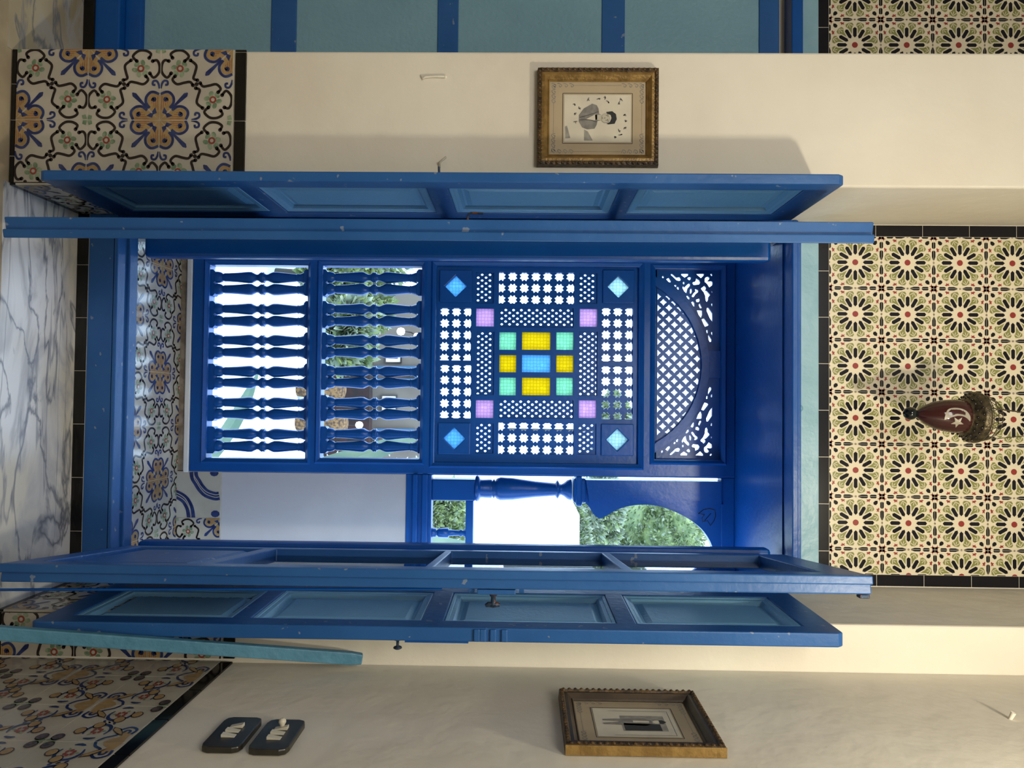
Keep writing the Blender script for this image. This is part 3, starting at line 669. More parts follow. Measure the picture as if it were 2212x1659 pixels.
# middle panel: fretwork cells and coloured glass
def c9(zx, zy): return (900+zx/3.456, 540+zy/3.456)
def cell(a, b, c, d): p, q = c9(a, b), c9(c, d); return (p[0], p[1], q[0], q[1])
cells = {'star': [cell(612, 165, 1180, 400), cell(608, 1292, 1172, 1527), cell(172, 430, 405, 825), cell(172, 857, 405, 1258), cell(1385, 430, 1617, 832), cell(1383, 868, 1616, 1265)],
 'fine': [cell(440, 165, 577, 398), cell(1213, 170, 1350, 400), cell(435, 1295, 573, 1520), cell(1205, 1298, 1342, 1528), cell(617, 432, 1172, 577), cell(612, 1120, 1170, 1258), cell(440, 606, 578, 1082), cell(1210, 608, 1350, 1088)],
 'pur': [cell(443, 435, 577, 570), cell(1218, 437, 1350, 572), cell(440, 1122, 572, 1255), cell(1212, 1123, 1343, 1255)],
 'grn': [cell(617, 612, 743, 745), cell(1043, 612, 1172, 745), cell(617, 952, 740, 1085), cell(1043, 953, 1168, 1085)],
 'yel': [cell(787, 612, 1000, 745), cell(617, 783, 743, 913), cell(1043, 785, 1172, 913), cell(787, 953, 998, 1085)],
 'blu': [cell(787, 783, 1000, 913)], 'dia': [cell(172, 150, 412, 390), cell(1390, 150, 1625, 400), cell(160, 1290, 400, 1525), cell(1378, 1300, 1618, 1535)]}
holes = [rect(R(*c)) for k in cells for c in cells[k] if k != 'dia']
dholes = []; 
for i, c in enumerate(cells['dia']):
    r = R(*c); cx, cz = (r[0]+r[2])/2, (r[1]+r[3])/2; d = .0445
    dholes.append((cx, cz, d)); holes.append([(cx-d, cz), (cx, cz-d), (cx+d, cz), (cx, cz+d)])
m = MB(); m.plate(rect(inset(o3, -.003)), holes, BY+.006, BY+.034); m.build('panel_grid', BLUE, scr, bevel=.0035)
for i, c in enumerate(cells['dia']):
    r = R(*c); cx, cz, d = dholes[i]
    m = MB(); m.plate(rect(r), [[(cx-d, cz), (cx, cz-d), (cx+d, cz), (cx, cz+d)]], BY-.003, BY+.006); m.build('corner_panel', BLUE, scr, bevel=.003)
    m = MB(); m.plate([(cx-d-.004, cz), (cx, cz-d-.004), (cx+d+.004, cz), (cx, cz+d+.004)], [], BY+.018, BY+.021); m.build('glass_pane', G_BLU if r[1] < (o3[1]+o3[3])/2 else G_ICE, scr, label='diamond of blue pressed glass')
for k, g, lb in (('pur', G_PUR, 'square of violet pressed glass'), ('grn', G_GRN, 'square of mint pressed glass'), ('yel', G_YEL, 'pane of yellow pressed glass'), ('blu', G_BLU, 'central blue pressed glass')):
    for c in cells[k]:
        r = inset(R(*c), -.004); boxo('glass_pane', (r[0], BY+.018, r[1]), (r[2], BY+.021, r[3]), g, scr, label=lb)
def star(cx, cz, k=PX):
    out = []
    for i in range(16):
        a = math.radians(22.5*i+0)
        r = (6.5 if i % 4 == 0 else 8.3 if i % 4 == 2 else 11.0)*k
        out.append((cx+r*math.cos(a), cz+r*math.sin(a)))
    return out
for c in cells['star']:
    r = R(*c); ri = inset(r, .001); hs = []; st = 25.4*PX
    wN = (r[2]-r[0])/PX; hN = (r[3]-r[1])/PX
    offx = 8 if wN < 100 else 7.5; offz = 4.5 if hN > 100 else 9.5
    x = r[0]+offx*PX
    while x < r[2]+4*PX:
        z = r[1]+offz*PX
        while z < r[3]+4*PX:
            h = clip(star(x, z), *ri)
            if len(h) > 2: hs.append(h)
            z += st
        x += st
    m = MB(); m.plate(rect(inset(r, -.002)), hs, BY+.016, BY+.026); m.build('star_fretwork', BLUE, scr, 'fretwork of eight-pointed stars')
for c in cells['fine']:
    r = R(*c); ri = inset(r, .003); hs = []; j = 0
    x = r[0]+4.0*PX
    while x < r[2]-1.5*PX:
        z = r[1]+(5 if j % 2 else 13.5)*PX
        while z < r[3]-1.5*PX:
            a, b = 2.75*PX, 2.35*PX
            h = [(x-b, z-a*.35), (x-b*.35, z-a), (x+b*.35, z-a), (x+b, z-a*.35), (x+b, z+a*.35), (x+b*.35, z+a), (x-b*.35, z+a), (x-b, z+a*.35)]
            h = clip(h, *ri)
            if len(h) > 2: hs.append(h)
            z += 17*PX
        x += 6.25*PX; j += 1
    m = MB(); m.plate(rect(inset(r, -.002)), hs, BY+.014, BY+.024); m.build('fine_lattice', BLUE, scr, 'fine diamond lattice')
# arched top panel: lattice under an arch band, scroll spandrels
def c7(x, y): return xz(1395+x/8.29, 570+y/8.29, BY)
ym = 786.5; mid = xz(1480, ym, BY)[0]
scl = ["310,200 335,215 340,235 325,245 305,235", "425,235 465,300 455,325 420,310 380,265", "460,165 490,170 560,235 600,230 625,225 645,265 635,290 600,295 560,280 500,220 460,185",
"648,165 775,165 780,190 710,235 650,190", "760,245 800,220 830,235 810,275 795,282 765,262", "915,170 1060,165 1058,190 1005,245", "915,245 975,280 995,320 970,360 870,368 850,335 860,315 895,310 912,290",
"1085,230 1130,215 1160,240 1150,265 1125,290 1135,305 1200,300 1215,320 1213,370 1155,412 1115,350 1070,310 1070,260", "1175,170 1200,165 1213,190 1200,208 1180,190", "685,310 705,310 712,330 695,360 678,335",
"790,335 812,355 805,385 765,425 750,480 742,520 700,480 670,420 678,380 705,415 750,370", "820,430 840,440 845,480 825,525 805,520 808,460", "905,435 955,460 960,490 910,530 875,585 850,588 838,570 870,520 910,480 895,450",
"1060,375 1095,410 1095,440 1070,465 1105,470 1170,540 1165,560 1140,585 1135,640 1110,680 1090,650 1080,560 1050,490 1005,440 1010,420 1045,400", "740,560 765,560 800,595 795,635 760,605",
"830,680 860,660 885,690 890,740 880,762 850,720", "915,630 980,610 985,645 965,675 920,672", "980,690 1020,770 1010,790 985,780 965,730", "930,820 1025,825 1028,900 1005,962 960,900", "1015,985 1060,968 1143,1080 1135,1100 1075,1118 1050,1070",
"1110,775 1140,775 1210,880 1215,1040 1160,960 1105,830", "1105,1180 1130,1180 1130,1230 1115,1240 1100,1200", "1130,1250 1195,1350 1195,1385 1165,1395 1145,1360", "530,360 560,370 565,395 545,400 525,380", "575,400 605,405 612,450 590,450 570,425",
"1190,480 1205,480 1210,505 1195,510", "1190,700 1210,700 1210,750 1195,750", "1190,1210 1210,1215 1210,1280 1190,1250"]
hs = []
for s_ in scl:
    p = [c7(*map(float, t.split(','))) for t in s_.split()]; hs.append(p); hs.append([(2*mid-x, z) for x, z in p])
ac = xz(1340-61/3.4565, ym, BY); RI = 666/3.4565*PX; RO = 726/3.4565*PX; zlat = xz(1340+282/3.4565, ym, BY)[1]
lat = []; cz0 = c7(330, 690)[1]; stp = 203/8.29*PX/2
zz = c7(228, 0)[1]
def inside(x, z, e): return math.hypot(x-ac[0], z-ac[1]) < RI-e and z > zlat
for i in range(-12, 13):
    for j in range(-1, 9):
        if (i+j) % 2: continue
        x, z = mid+i*stp, cz0+(j-1)*stp; a = 7.9*PX; b = 4.0*PX
        h = [(x-a, z), (x-b*1.1, z-b*.55), (x-b*.55, z-b*1.1), (x, z-a), (x+b*.55, z-b*1.1), (x+b*1.1, z-b*.55), (x+a, z), (x+b*1.1, z+b*.55), (x+b*.55, z+b*1.1), (x, z+a), (x-b*.55, z+b*1.1), (x-b*1.1, z+b*.55)]
        ds = [math.hypot(p[0]-ac[0], p[1]-ac[1]) for p in h]
        if min(ds) > RI-.004: continue
        h2 = clip_round(h, ac, RI-.003, 180)
        h2 = clip(h2, o4[0], zlat, o4[2], o4[3])
        if len(h2) > 2: 
            A = abs(sum(h2[k][0]*h2[(k+1) % len(h2)][1]-h2[(k+1) % len(h2)][0]*h2[k][1] for k in range(len(h2))))/2
            gx_, gz_ = sum(p[0] for p in h2)/len(h2), sum(p[1] for p in h2)/len(h2)
            if A > 2.0e-5: lat.append([(gx_+(p[0]-gx_)*.97, gz_+(p[1]-gz_)*.97) for p in h2])
zb4 = o4[1]-.003; aM = math.acos((zlat-.006-ac[1])/(RI+.008)); seg = [(ac[0]+(RI+.008)*math.sin(aM*(-1+i/15)), ac[1]+(RI+.008)*math.cos(aM*(-1+i/15))) for i in range(31)]
m = MB(); m.plate(seg, lat, BY+.014, BY+.026)
m.box((o4[0]-.003, BY+.014, zb4), (o4[2]+.003, BY+.026, zlat-.004))
for sg in (0, 1):
    rr_ = RO-.012; xe = o4[0]-.003; ze = ac[1]+math.sqrt(max(rr_**2-(xe-ac[0])**2, 0)); pts = [(xe, max(ze, zlat-.006))]
    t0 = math.atan2(xe-ac[0], ze-ac[1])
    for i in range(1, 15): t = t0*(1-i/15); pts.append((ac[0]+rr_*math.sin(t), ac[1]+rr_*math.cos(t)))
    pts = [p for p in pts if p[1] < o4[3]-.002]+[(pts[-1][0], o4[3]+.003), (xe, o4[3]+.003)]
    h_ = hs[0::2]; h_ = [[p for p in h] for h in h_]
    keep = [[(gx+(p[0]-gx)*.97, gz+(p[1]-gz)*.97) for p in h] for h in h_ for gx, gz in [(sum(p[0] for p in h)/len(h), sum(p[1] for p in h)/len(h))] if min(math.hypot(p[0]-ac[0], p[1]-ac[1]) for p in h) > rr_+.003]
    if sg: pts = [(2*mid-x, z) for x, z in pts]; keep = [[(2*mid-x, z) for x, z in h] for h in keep]
    m.plate(pts, keep, BY+.014, BY+.026)
m.build('arch_fretwork', BLUE, scr, 'pierced scroll spandrels and diamond lattice')
arc = []; N = 40; a0 = math.asin(min(1, (xz(0, 987, BY)[0]-mid)/RO))
for rad, dr in ((RI, 1), (RO, -1)):
    pts = []
    for i in range(N+1):
        t = -1+2*i/N; a = t*math.radians(66 if rad == RO else 63); pts.append((ac[0]+rad*math.sin(a), ac[1]+rad*math.cos(a)))
    arc.append(pts)
poly = arc[0]+arc[1][::-1]; poly = [(max(o4[0], min(o4[2], x)), max(o4[1]+.0, z)) for x, z in poly]
m = MB(); m.plate(poly, [], BY+.001, BY+.014); m.box((mid-.055, BY+.0015, ac[1]+RI+.008), (mid+.055, BY+.026, o4[3]+.003)); m.build('arch_band', BLUE, scr, bevel=.003)

# ---------------------------------------------------------------- arcade beside the screen
arcade = empty('arcade_frame', (xz(880, 1200, BY)[0], BY, zw1), 'blue wooden arcade with a turned column standing on the low white wall', 'arcade')
zo0, zo1 = xz(932, 1100, BY)[1], xz(1557, 1100, BY)[1]; Xm = xz(1200, 1211, BY)[0]
xo0 = xs+.002; xo1 = 2*Xm-xo0
m = MB(); m.plate([(xs, zw1), (BR, zw1), (BR, BT), (xs, BT)], [[(xs+.003, zo0), (BR-.02, zo0), (BR-.02, zo1), (xs+.003, zo1)]], BY-.006, BY+.05)
m.box((xs, BY-.026, xz(893, 1100, BY)[1]), (BR, BY-.006, xz(903, 1100, BY)[1])); m.box((xs, BY-.016, xz(912, 1100, BY)[1]), (BR, BY-.006, xz(924, 1100, BY)[1]))
m.build('outer_frame', BLUE, arcade, bevel=.004)
cy_ = xz(1130, 1059, BY)[0]
for sgn in (1, -1):
    X = lambda x: x if sgn > 0 else 2*Xm-x
    a, b = xz(980, 1036, BY)[0], xz(980, 1082, BY)[0]
    boxo('column_base', (X(a), BY, zo0), (X(b), BY+.08, xz(1027, 1059, BY)[1]), BLUE, arcade, bevel=.005)
    z0 = xz(1026, 1059, BY)[1]; P = [(0, 24), (3, 26), (8, 24), (10, 19), (14, 18), (34, 19), (37, 16), (40, 20), (43, 16), (46, 20), (54, 23), (80, 22), (130, 16), (174, 12.5), (176, 16), (179, 19), (182, 14), (186, 10.5), (192, 13), (200, 19), (206, 21), (209, 21)]
    m = MB(); m.lathe([(z*PX, r*1.1*PX) for z, r in P], (X(cy_), BY+.04, z0), n=26); m.build('column', BLUE, arcade)
    z1 = xz(1235, 1059, BY)[1]; z2 = xz(1266, 1059, BY)[1]; w0 = 33*PX
    m = MB(); m.box((X(cy_)-w0*.8, BY-.004, z1+.006), (X(cy_)+w0*.8, BY+.084, z2)); m.box((X(cy_)-w0, BY-.012, z1+.016), (X(cy_)+w0, BY+.09, z2-.016)); m.build('capital', BLUE, arcade, bevel=.009)
# arch board, symmetric about Xm
zo = lambda x, y: xz(1240+x/4.608, 980+y/4.608, BY)
cur = smooth([zo(*p) for p in ((115, 495), (150, 530), (185, 590), (225, 630), (265, 645), (320, 622), (430, 560), (560, 521), (720, 510), (880, 533), (1050, 600), (1180, 675), (1280, 760), (1350, 860), (1388, 960), (1400, 1062))], 4)
curm = cur+[(2*Xm-x, z) for x, z in cur[::-1]]
xa = xz(1400, 1038, BY)[0]; ztop = zo1; z2 = cur[0][1]
m = MB(); m.plate([(xa, z2), (xa, ztop), (2*Xm-xa, ztop), (2*Xm-xa, z2)]+curm[::-1], [], BY+.004, BY+.045); m.build('arch_board', BLUE, arcade, bevel=.004)
edge = smooth([zo(*p) for p in ((150, 478), (300, 455), (500, 440), (700, 436), (900, 442), (1100, 455), (1300, 478), (1480, 500))], 4)
m = MB(); m.plate([(xa, z2)]+edge[:1]+edge+[(zo(1510, 500)[0], zo1), (xa, zo1)], [], BY-.012, BY+.006)
m.build('raised_border', BLUE, arcade, bevel=.003)
m = MB(); zr0, zr1 = xz(1005, 1100, BY)[1], xz(1022, 1100, BY)[1]; b = xz(980, 1082, BY)[0]
m.box((b, BY+.01, zr0), (2*Xm-b, BY+.05, zr1)); m.build('hand_rail', BLUE, arcade, bevel=.004)
for y in (1154, 1268):
    x = xz(970, y, BY)[0]; m = MB(); L = zr0-zo0; m.lathe([(z*L, r) for z, r in ((0, .019), (.12, .019), (.13, .011), (.17, .014), (.2, .019), (.48, .021), (.5, .014), (.8, .010), (.86, .016), (.92, .010), (1, .02))], (x, BY+.03, zo0), n=16); m.build('small_baluster', BLUE, arcade)
pen = [zo(*p) for p in ((1240, 600), (1290, 560), (1350, 548), (1405, 565), (1412, 620), (1395, 670), (1360, 718), (1330, 670), (1280, 680), (1275, 640), (1300, 610), (1240, 600))]
m = MB(); m.tube([(x, BY+.003, z) for x, z in pen], .0012, 5); m.tube([(zo(1305, 665)[0], BY+.003, zo(1305, 665)[1]), (zo(1365, 595)[0], BY+.003, zo(1365, 595)[1])], .0012, 5); m.build('scribble', T_BLK, arcade, 'black pen scribble')

# ================================================================ outside
GZ = -1.25
m = MB(); m.box((-30, BY+.6, GZ-.1), (30, 60, GZ)); tag(m.build('ground_terrace', TERR), kind='structure')
m = MB(); m.box((BL-.3, BY+.08, GZ), (BR+.3, BY+.3, -.21)); tag(m.build('wall_below_bay', WHITEW), kind='structure')
# white building opposite with a stepped parapet
Yw = 13.0
b0 = at(1238, 1040, Yw); b1 = at(1252, 1113, Yw)
m = MB(); m.box((at(1100, 1000, Yw).x, Yw, GZ), (b1.x, Yw+3, b0.z)); m.box((b1.x, Yw, GZ), (at(1100, 1420, Yw).x, Yw+3, b1.z)); tg = m.build('white_house', WHITEW); tag(tg, 'bright white house with a stepped parapet beyond the arcade', 'building')
# lower terrace house seen through the upper balusters
Yt = 9.0
q0 = at(790, 655, Yt); q1 = at(932, 1010, Yt)
hs_ = empty('terrace_house', (q0.x+1, Yt, GZ), 'grey terrace house with blue windows seen through the balusters', 'building')
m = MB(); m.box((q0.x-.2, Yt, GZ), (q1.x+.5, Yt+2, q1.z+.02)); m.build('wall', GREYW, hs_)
m = MB(); m.box((q0.x-.2, Yt-.02, q1.z+.02), (q1.x+.5, Yt+2.0, q1.z+.9)); m.build('parapet', WHITEW, hs_)
for (y0, y1, x0, x1) in ((790, 826, 811, 905), (925, 968, 812, 896)):
    a, c = at(x0, y0, Yt), at(x1, y1, Yt)
    wf = MB(); wf.box((a.x, Yt-.05, a.z), (c.x, Yt, c.z)); wfo = wf.build('window_frame', mat('dull_blue_paint', (0.015, 0.06, 0.12), .5), hs_)
    boxo('window_pane', (a.x+.05, Yt-.06, a.z+.05), (c.x-.05, Yt-.05, c.z-.05), DARKW, wfo)
a, c = at(783, 775, Yt), at(803, 1000, Yt); bn = boxo('bench', (a.x, Yt-.2, GZ), (c.x, Yt-.02, c.z), REDR); tag(bn, 'dark red bench running along the foot of the grey terrace house', 'bench')
for i, (y0, y1, x0, x1, lb) in enumerate(((758, 785, 832, 868, 'left'), (853, 890, 824, 858, 'right'))):
    a, c = at(x0, y0, Yt), at(x1, y1, Yt)
    pf = empty('wall_picture', ((a.x+c.x)/2, Yt, a.z), 'small black-framed picture on the grey terrace wall, %s one of two' % lb, 'picture')
    m = MB(); m.plate([(a.x, a.z), (c.x, a.z), (c.x, c.z), (a.x, c.z)], [[(a.x+.015, a.z+.015), (c.x-.015, a.z+.015), (c.x-.015, c.z-.015), (a.x+.015, c.z-.015)]], Yt-.03, Yt-.001); m.build('frame', T_BLK, pf)
    boxo('print', (a.x+.012, Yt-.014, a.z+.012), (c.x-.012, Yt-.006, c.z-.012), PAPER, pf); boxo('image', (a.x+.06, Yt-.018, a.z+.05), (c.x-.06, Yt-.013, c.z-.05), T_BLU, pf)
for (x, y, r, lb) in ((866, 716, .045, 'higher'), (899, 727, .04, 'upper')):
    pass
for (x, y, r, lb) in ((866, 716, .05, 'lit square lantern on the grey terrace wall, the lower of two'), (900, 725, .035, 'lit round bulb beside the square lantern, higher up'), (776, 918, .045, 'lit globe lamp just above the straw baskets')):
    p = at(x, y, Yt-(.3 if y < 900 else .45)); lm = MB(); lm.lathe([(-r, r*.3), (-r*.7, r*.8), (0, r), (r*.7, r*.8), (r, r*.3)], p, n=14); e = empty('globe_lamp', p, lb, 'lamp'); lm.build('globe', BULB, e)
    m = MB(); m.tube([p+Vector((0, 0, r)), p+Vector((0, .12, r+.06)), p+Vector((0, .296, r+.06))], .008) if y < 900 else m.tube([p-Vector((0, 0, r)), (p.x, p.y, GZ)], .008); m.build('bracket', T_BLK, e)
for i, (y, lb) in enumerate(((840, 'tall straw basket under the globe lamp, left of the other basket'), (915, 'wide straw basket right of the tall straw basket'))):
    a = at(705, y-22-4*i, Yt-.8); c = at(745+4*i, y+22, Yt-.8); r = (c.x-a.x)/2; h = c.z-GZ; bk = MB(); bk.lathe([(0, r*.75), (h*.3, r), (h*.8, r*1.05), (h*.97, r*.95), (h, r*.6)], ((a.x+c.x)/2, Yt-.8, GZ), n=24); tag(bk.build('straw_basket', STRAW), lb, 'basket')
    m = MB()
# foliage: leaf blades on a branching clump
def foliage(name, c, rx, ry, rz, n, size, mats, label, cat='tree', up=0.3, puffs=0, trunk=True):
    root = empty(name, (c[0], c[1], GZ), label, cat); m = MB(); rnd = random.Random(sum(map(ord, name)))
    blobs = [(0, 0, 0, 1.0)] if not puffs else [(rnd.uniform(-.8, .8), rnd.uniform(-.8, .5), rnd.uniform(-.8, .8), rnd.uniform(.28, .5)) for _ in range(puffs)]+[(0, 0, -.1, .72), (-.3, 0, -.2, .6), (.3, 0, -.1, .6)]
    for i in range(n):
        b = blobs[i % len(blobs)]; v = Vector((rnd.gauss(0, 1), rnd.gauss(0, 1), rnd.gauss(0, 1))).normalized()
        if v.y > .35: v.y *= -1
        k = b[3]*rnd.uniform(.82, 1.0); P = Vector((c[0]+(b[0]+v.x*k)*rx, c[1]+(b[1]+v.y*k)*ry, c[2]+(b[2]+v.z*k)*rz))
        d = (v+Vector((rnd.uniform(-.6, .6), rnd.uniform(-.6, .6), rnd.uniform(-.6, .6)+up))).normalized(); s_ = d.cross(Vector((rnd.uniform(-1, 1), rnd.uniform(-1, 1), rnd.uniform(-1, 1)))).normalized()
        L = size*rnd.uniform(.6, 1.4); W = L*.28; m.add([P-s_*W*.2, P+d*L*.5-s_*W, P+d*L, P+d*L*.5+s_*W, ], [(0, 1, 2, 3)], rnd.choice((0, 0, 1)))
    m.build('leaves', mats, root)
    mm = MB()
    for b in blobs:
        vs = []; N1 = 10
        for i in range(N1+1):
            for j in range(N1*2): th = math.pi*i/N1; ph = math.pi*j/N1; k = b[3]*.84*(1+.05*math.sin(5*ph+3*th)); vs.append((c[0]+(b[0]+k*math.sin(th)*math.cos(ph))*rx, c[1]+(b[1]+k*math.sin(th)*math.sin(ph))*ry, c[2]+(b[2]+k*math.cos(th))*rz))
        mm.add(vs, [(i*N1*2+j, i*N1*2+(j+1) % (N1*2), (i+1)*N1*2+(j+1) % (N1*2), (i+1)*N1*2+j) for i in range(N1) for j in range(N1*2)], 0, True)
    mm.build('crown', mats[:1], root)
    if trunk: t = MB(); t.tube([(c[0], c[1], GZ), (c[0]+.02, c[1], (GZ+c[2])/2), (c[0], c[1], c[2])], [.06*rx, .05*rx, .03*rx]); t.build('trunk', FOLD, root)
    return root
def F3(x, y, Y): p = at(x, y, Y); return (p.x, p.y, p.z)
foliage('pine_tree', F3(1380, 1212, 22), 2.6, 1.6, 1.72, 30000, .12, [FOLI, FOLG], 'round green tree filling the arch', puffs=34)
foliage('olive_tree', F3(1280, 1105, 18.5), .9, .8, .75, 6000, .15, [FOLG, FOLI], 'small grey-green tree beside the left end of the arch, above the white house', puffs=9)
foliage('tall_shrub', F3(975, 1120, 7.0), .35, .3, .24, 5000, .06, [FOLI, FOLG], 'leafy green shrub behind the small baluster of the arcade', 'shrub', puffs=7)
foliage('leafy_bush', F3(770, 590, 7.4), .85, .5, .50, 9000, .085, [FOLI, FOLG], 'dense green bush behind the topmost balusters at the left', 'shrub', puffs=14)
foliage('spiky_bush', F3(742, 735, 5.9), .25, .25, .19, 3500, .11, [FOLG, FOLI], 'pale spiky bush below the terrace house', 'shrub', up=1.0, puffs=6)
foliage('far_tree', F3(1330, 930, 24), 1.2, .8, .85, 4000, .16, [FOLG, FOLI], 'hazy grey-green tree behind the upper star fretwork', puffs=9)
# agave with long toothed leaves
ag = empty('agave_plant', F3(700, 1000, 5.2)[:2]+(GZ,), 'big agave with long toothed leaves in front of the lower terrace', 'plant')
base = Vector(F3(560, 1120, 5.0)); base.z = GZ
for k, (x, y, Y, wd) in enumerate(((945, 925, 5.2, .085), (985, 985, 5.0, .10), (1018, 1040, 5.3, .09), (560, 800, 5.0, .06), (700, 985, 4.8, .09), (1115, 1196, 4.9, .085), (900, 1320, 5.2, .09))):
    tip = at(x, y, Y); m = MB(); pts = []; n = 14
    for i in range(n+1):
        t = i/n; p = base.lerp(tip, t); p.z += .10*math.sin(math.pi*t); pts.append(p)
    vs = []; fs = []
    for i, p in enumerate(pts):
        t = i/n; d = (pts[min(i+1, n)]-pts[max(i-1, 0)]).normalized(); s_ = d.cross(Vector((0, -1, .2))).normalized(); u_ = s_.cross(d)
        wv = wd*(.55+1.2*t-.1)*(1-t**3) if t < 1 else .002; wv = max(wv, .003)
        vs += [p-s_*wv, p-u_*wv*.25, p+s_*wv, p-u_*wv*.55]
    for i in range(n):
        for j in range(4): fs.append((i*4+j, i*4+(j+1) % 4, (i+1)*4+(j+1) % 4, (i+1)*4+j))
    m.add(vs, fs, 0)
    for i in range(2, n):
        for t_ in (0, .5):
            for e in (0, 2):
                a = Vector(vs[i*4+e]).lerp(Vector(vs[(i+1)*4+e] if i < n else vs[i*4+e]), t_); c_ = pts[i]; o_ = (a-c_).normalized()
                m.add([a-Vector((0, 0, .006)), a+o_*.016, a+Vector((0, 0, .006))], [(0, 1, 2)], 1)
    m.build('leaf', [AGAV, TERR], ag)

# ================================================================ things in the room
# ---- picture frames
def picture(name, P, W, H, D, label, man, M=None):
    """local: x right, y into wall (0 at the wall, negative toward the room), z up; origin at centre on the wall"""
    root = empty(name, P, label, 'picture frame'); M = M or Matrix.Translation(P)
    ring = lambda mb, o0, o1, y0, y1: mb.frus((-W/2+o0, -H/2+o0, W/2-o0, H/2-o0), (-W/2+o1, -H/2+o1, W/2-o1, H/2-o1), y0, y1, 0, M, False)
    m = MB()
    for a, b, y0, y1 in ((0, .002, 0, -D), (.002, .010, -D, -D-.002), (.010, .014, -D-.002, -D+.003)): ring(m, a, b, y0, y1)
    n = 22
    for i in range(n):                       # carved leaf beading round the outer edge
        for s in (1, -1):
            t = (i+.5)/n; m.lathe([(-.0035, .002), (0, .0045), (.0035, .002)], n=6, M=M @ Matrix.Translation(((t-.5)*(W-.01), -D-.0005, s*(H/2-.006))) @ Matrix.Rotation(.8, 4, 'Y'))
            m.lathe([(-.0045, .002), (0, .0045), (.0045, .002)], n=6, M=M @ Matrix.Translation((s*(W/2-.006), -D-.0005, (t-.5)*(H-.01))) @ Matrix.Rotation(.5, 4, 'Y'))
    m.build('carved_border', DARKG, root)
    m = MB()
    for a, b, y0, y1 in ((.013, .020, -D+.002, -D+.001), (.020, .030, -D+.001, -D+.012), (.030, .031, -D+.012, -D+.010), (.031, .034, -D+.010, -D+.014)): ring(m, a, b, y0, y1)
    if man:
        for i in range(44):
            for s in (1, -1): t = (i+.5)/44; m.box(((t-.5)*(W-.045)-.0012, -D+.0005, s*(H/2-.015)-.004), ((t-.5)*(W-.045)+.0012, -D+.004, s*(H/2-.015)+.004), 0, M) if i % 2 else None
    m.build('gilt_moulding', GOLD if man else DARKF, root)
    if not man:
        m = MB(); m.box((W/2-.0005, -D+.0008, -H/2+.0005), (W/2+.0012, -.001, H/2-.0005), 0, M); m.build('gilt_side', GOLD, root)
    yb = -D+.016; o = .032
    m = MB(); m.box((-W/2+o, yb, -H/2+o), (W/2-o, yb+.003, H/2-o), 0, M); m.build('mat_board', MAT_, root)
    pw, ph = (W/2-.069), (H/2-.074)
    def flat(nm, polys, mt, ly):
        mm = MB()
        for p in polys:
            vs = [M @ Vector((a, yb-.0003*ly, b)) for a, b in p]; mm.add(vs, [tuple(range(len(vs)))])
        me = bpy.data.meshes.new(nm); me.from_pydata(mm.v, [], mm.f); return link(nm, me, mt, root)
    lines = []
    q = [(-pw-.004, -ph-.004), (pw+.004, -ph-.004), (pw+.004, ph+.004), (-pw-.004, ph+.004)]
    for i in range(4): lines += stroke([q[i], q[(i+1) % 4]], .0014)
    flat('ruled_line', lines, INKD, 1)
    orn = []
    for sx in (1, -1):
        for sz in (1, -1):
            for u in range(4):
                cx_, cz_ = sx*(W/2-.043), sz*(H/2-.045-u*.016); orn += stroke([(cx_+sx*.004, cz_-.006), (cx_-.005, cz_-.002), (cx_, cz_+.006), (cx_+.005, cz_+.001), (cx_, cz_-.001)], .0018)
                cx_, cz_ = sx*(W/2-.047-u*.013), sz*(H/2-.045); orn += stroke([(cx_-.006, cz_+.005), (cx_-.002, cz_-.005), (cx_+.006, cz_), (cx_+.001, cz_+.005), (cx_-.001, cz_)], .0018)
        orn += stroke([(sx*(W/2-.043), -H/2+.10), (sx*(W/2-.043), H/2-.10)], .0008)
        orn += stroke([(-W/2+.09, sx*(H/2-.045)), (W/2-.09, sx*(H/2-.045))], .0008)
    flat('scroll_ornament', orn, INKM, 1)
    flat('print_paper', [[(-pw, -ph), (pw, -ph), (pw, ph), (-pw, ph)]], PAPER, 2)
    if man:
        # upright: bust of a man in a jacket, plain oval vignette with sprigs
        g = lambda zx, zy: ((zy-840)/5.53*YF/F, (zx-1065)/5.53*YF/F)
        flat('jacket', [[g(*p) for p in ((1075, 720), (1055, 680), (1000, 662), (900, 720), (840, 800), (840, 880), (880, 950), (940, 975), (1030, 965), (1055, 920), (1065, 870), (1075, 830), (1085, 790), (1080, 750))]], INKM, 3)
        flat('shirt', [[g(*p) for p in ((930, 850), (1040, 790), (1060, 800), (1060, 850), (1040, 865))]], PAPER, 4)
        flat('lapel', stroke([g(850, 830), g(960, 800), g(1075, 760)], .0012)+stroke([g(850, 862), g(950, 858), g(1060, 885)], .0012), INKD, 4)
        flat('face_edge', [disc(g(1160, 840), .0133, .0123, 18)], INKL, 4)
        flat('face', [disc(g(1160, 838), .0122, .0112, 18)]+[[g(*p) for p in ((1060, 800), (1110, 795), (1110, 870), (1060, 860))]], FACE, 5)
        flat('collar', [[g(*p) for p in ((1035, 800), (1065, 785), (1100, 790), (1108, 830), (1100, 868), (1065, 872), (1040, 862))]], INKM, 4)
        flat('hair', [[g(*p) for p in ((1170, 765), (1240, 755), (1285, 790), (1295, 850), (1270, 905), (1190, 915), (1175, 905), (1215, 885), (1235, 840), (1225, 800), (1180, 785))]], INKD, 6)
        flat('facial_features', stroke([g(1185, 795), g(1190, 822)], .0012)+stroke([g(1185, 850), g(1188, 875)], .0012)+stroke([g(1160, 835), g(1140, 840)], .001)+stroke([g(1120, 825), g(1120, 850)], .0012)+[disc(g(1170, 805), .0012, n=6), disc(g(1168, 865), .0012, n=6)], INKD, 6)
        sp = []
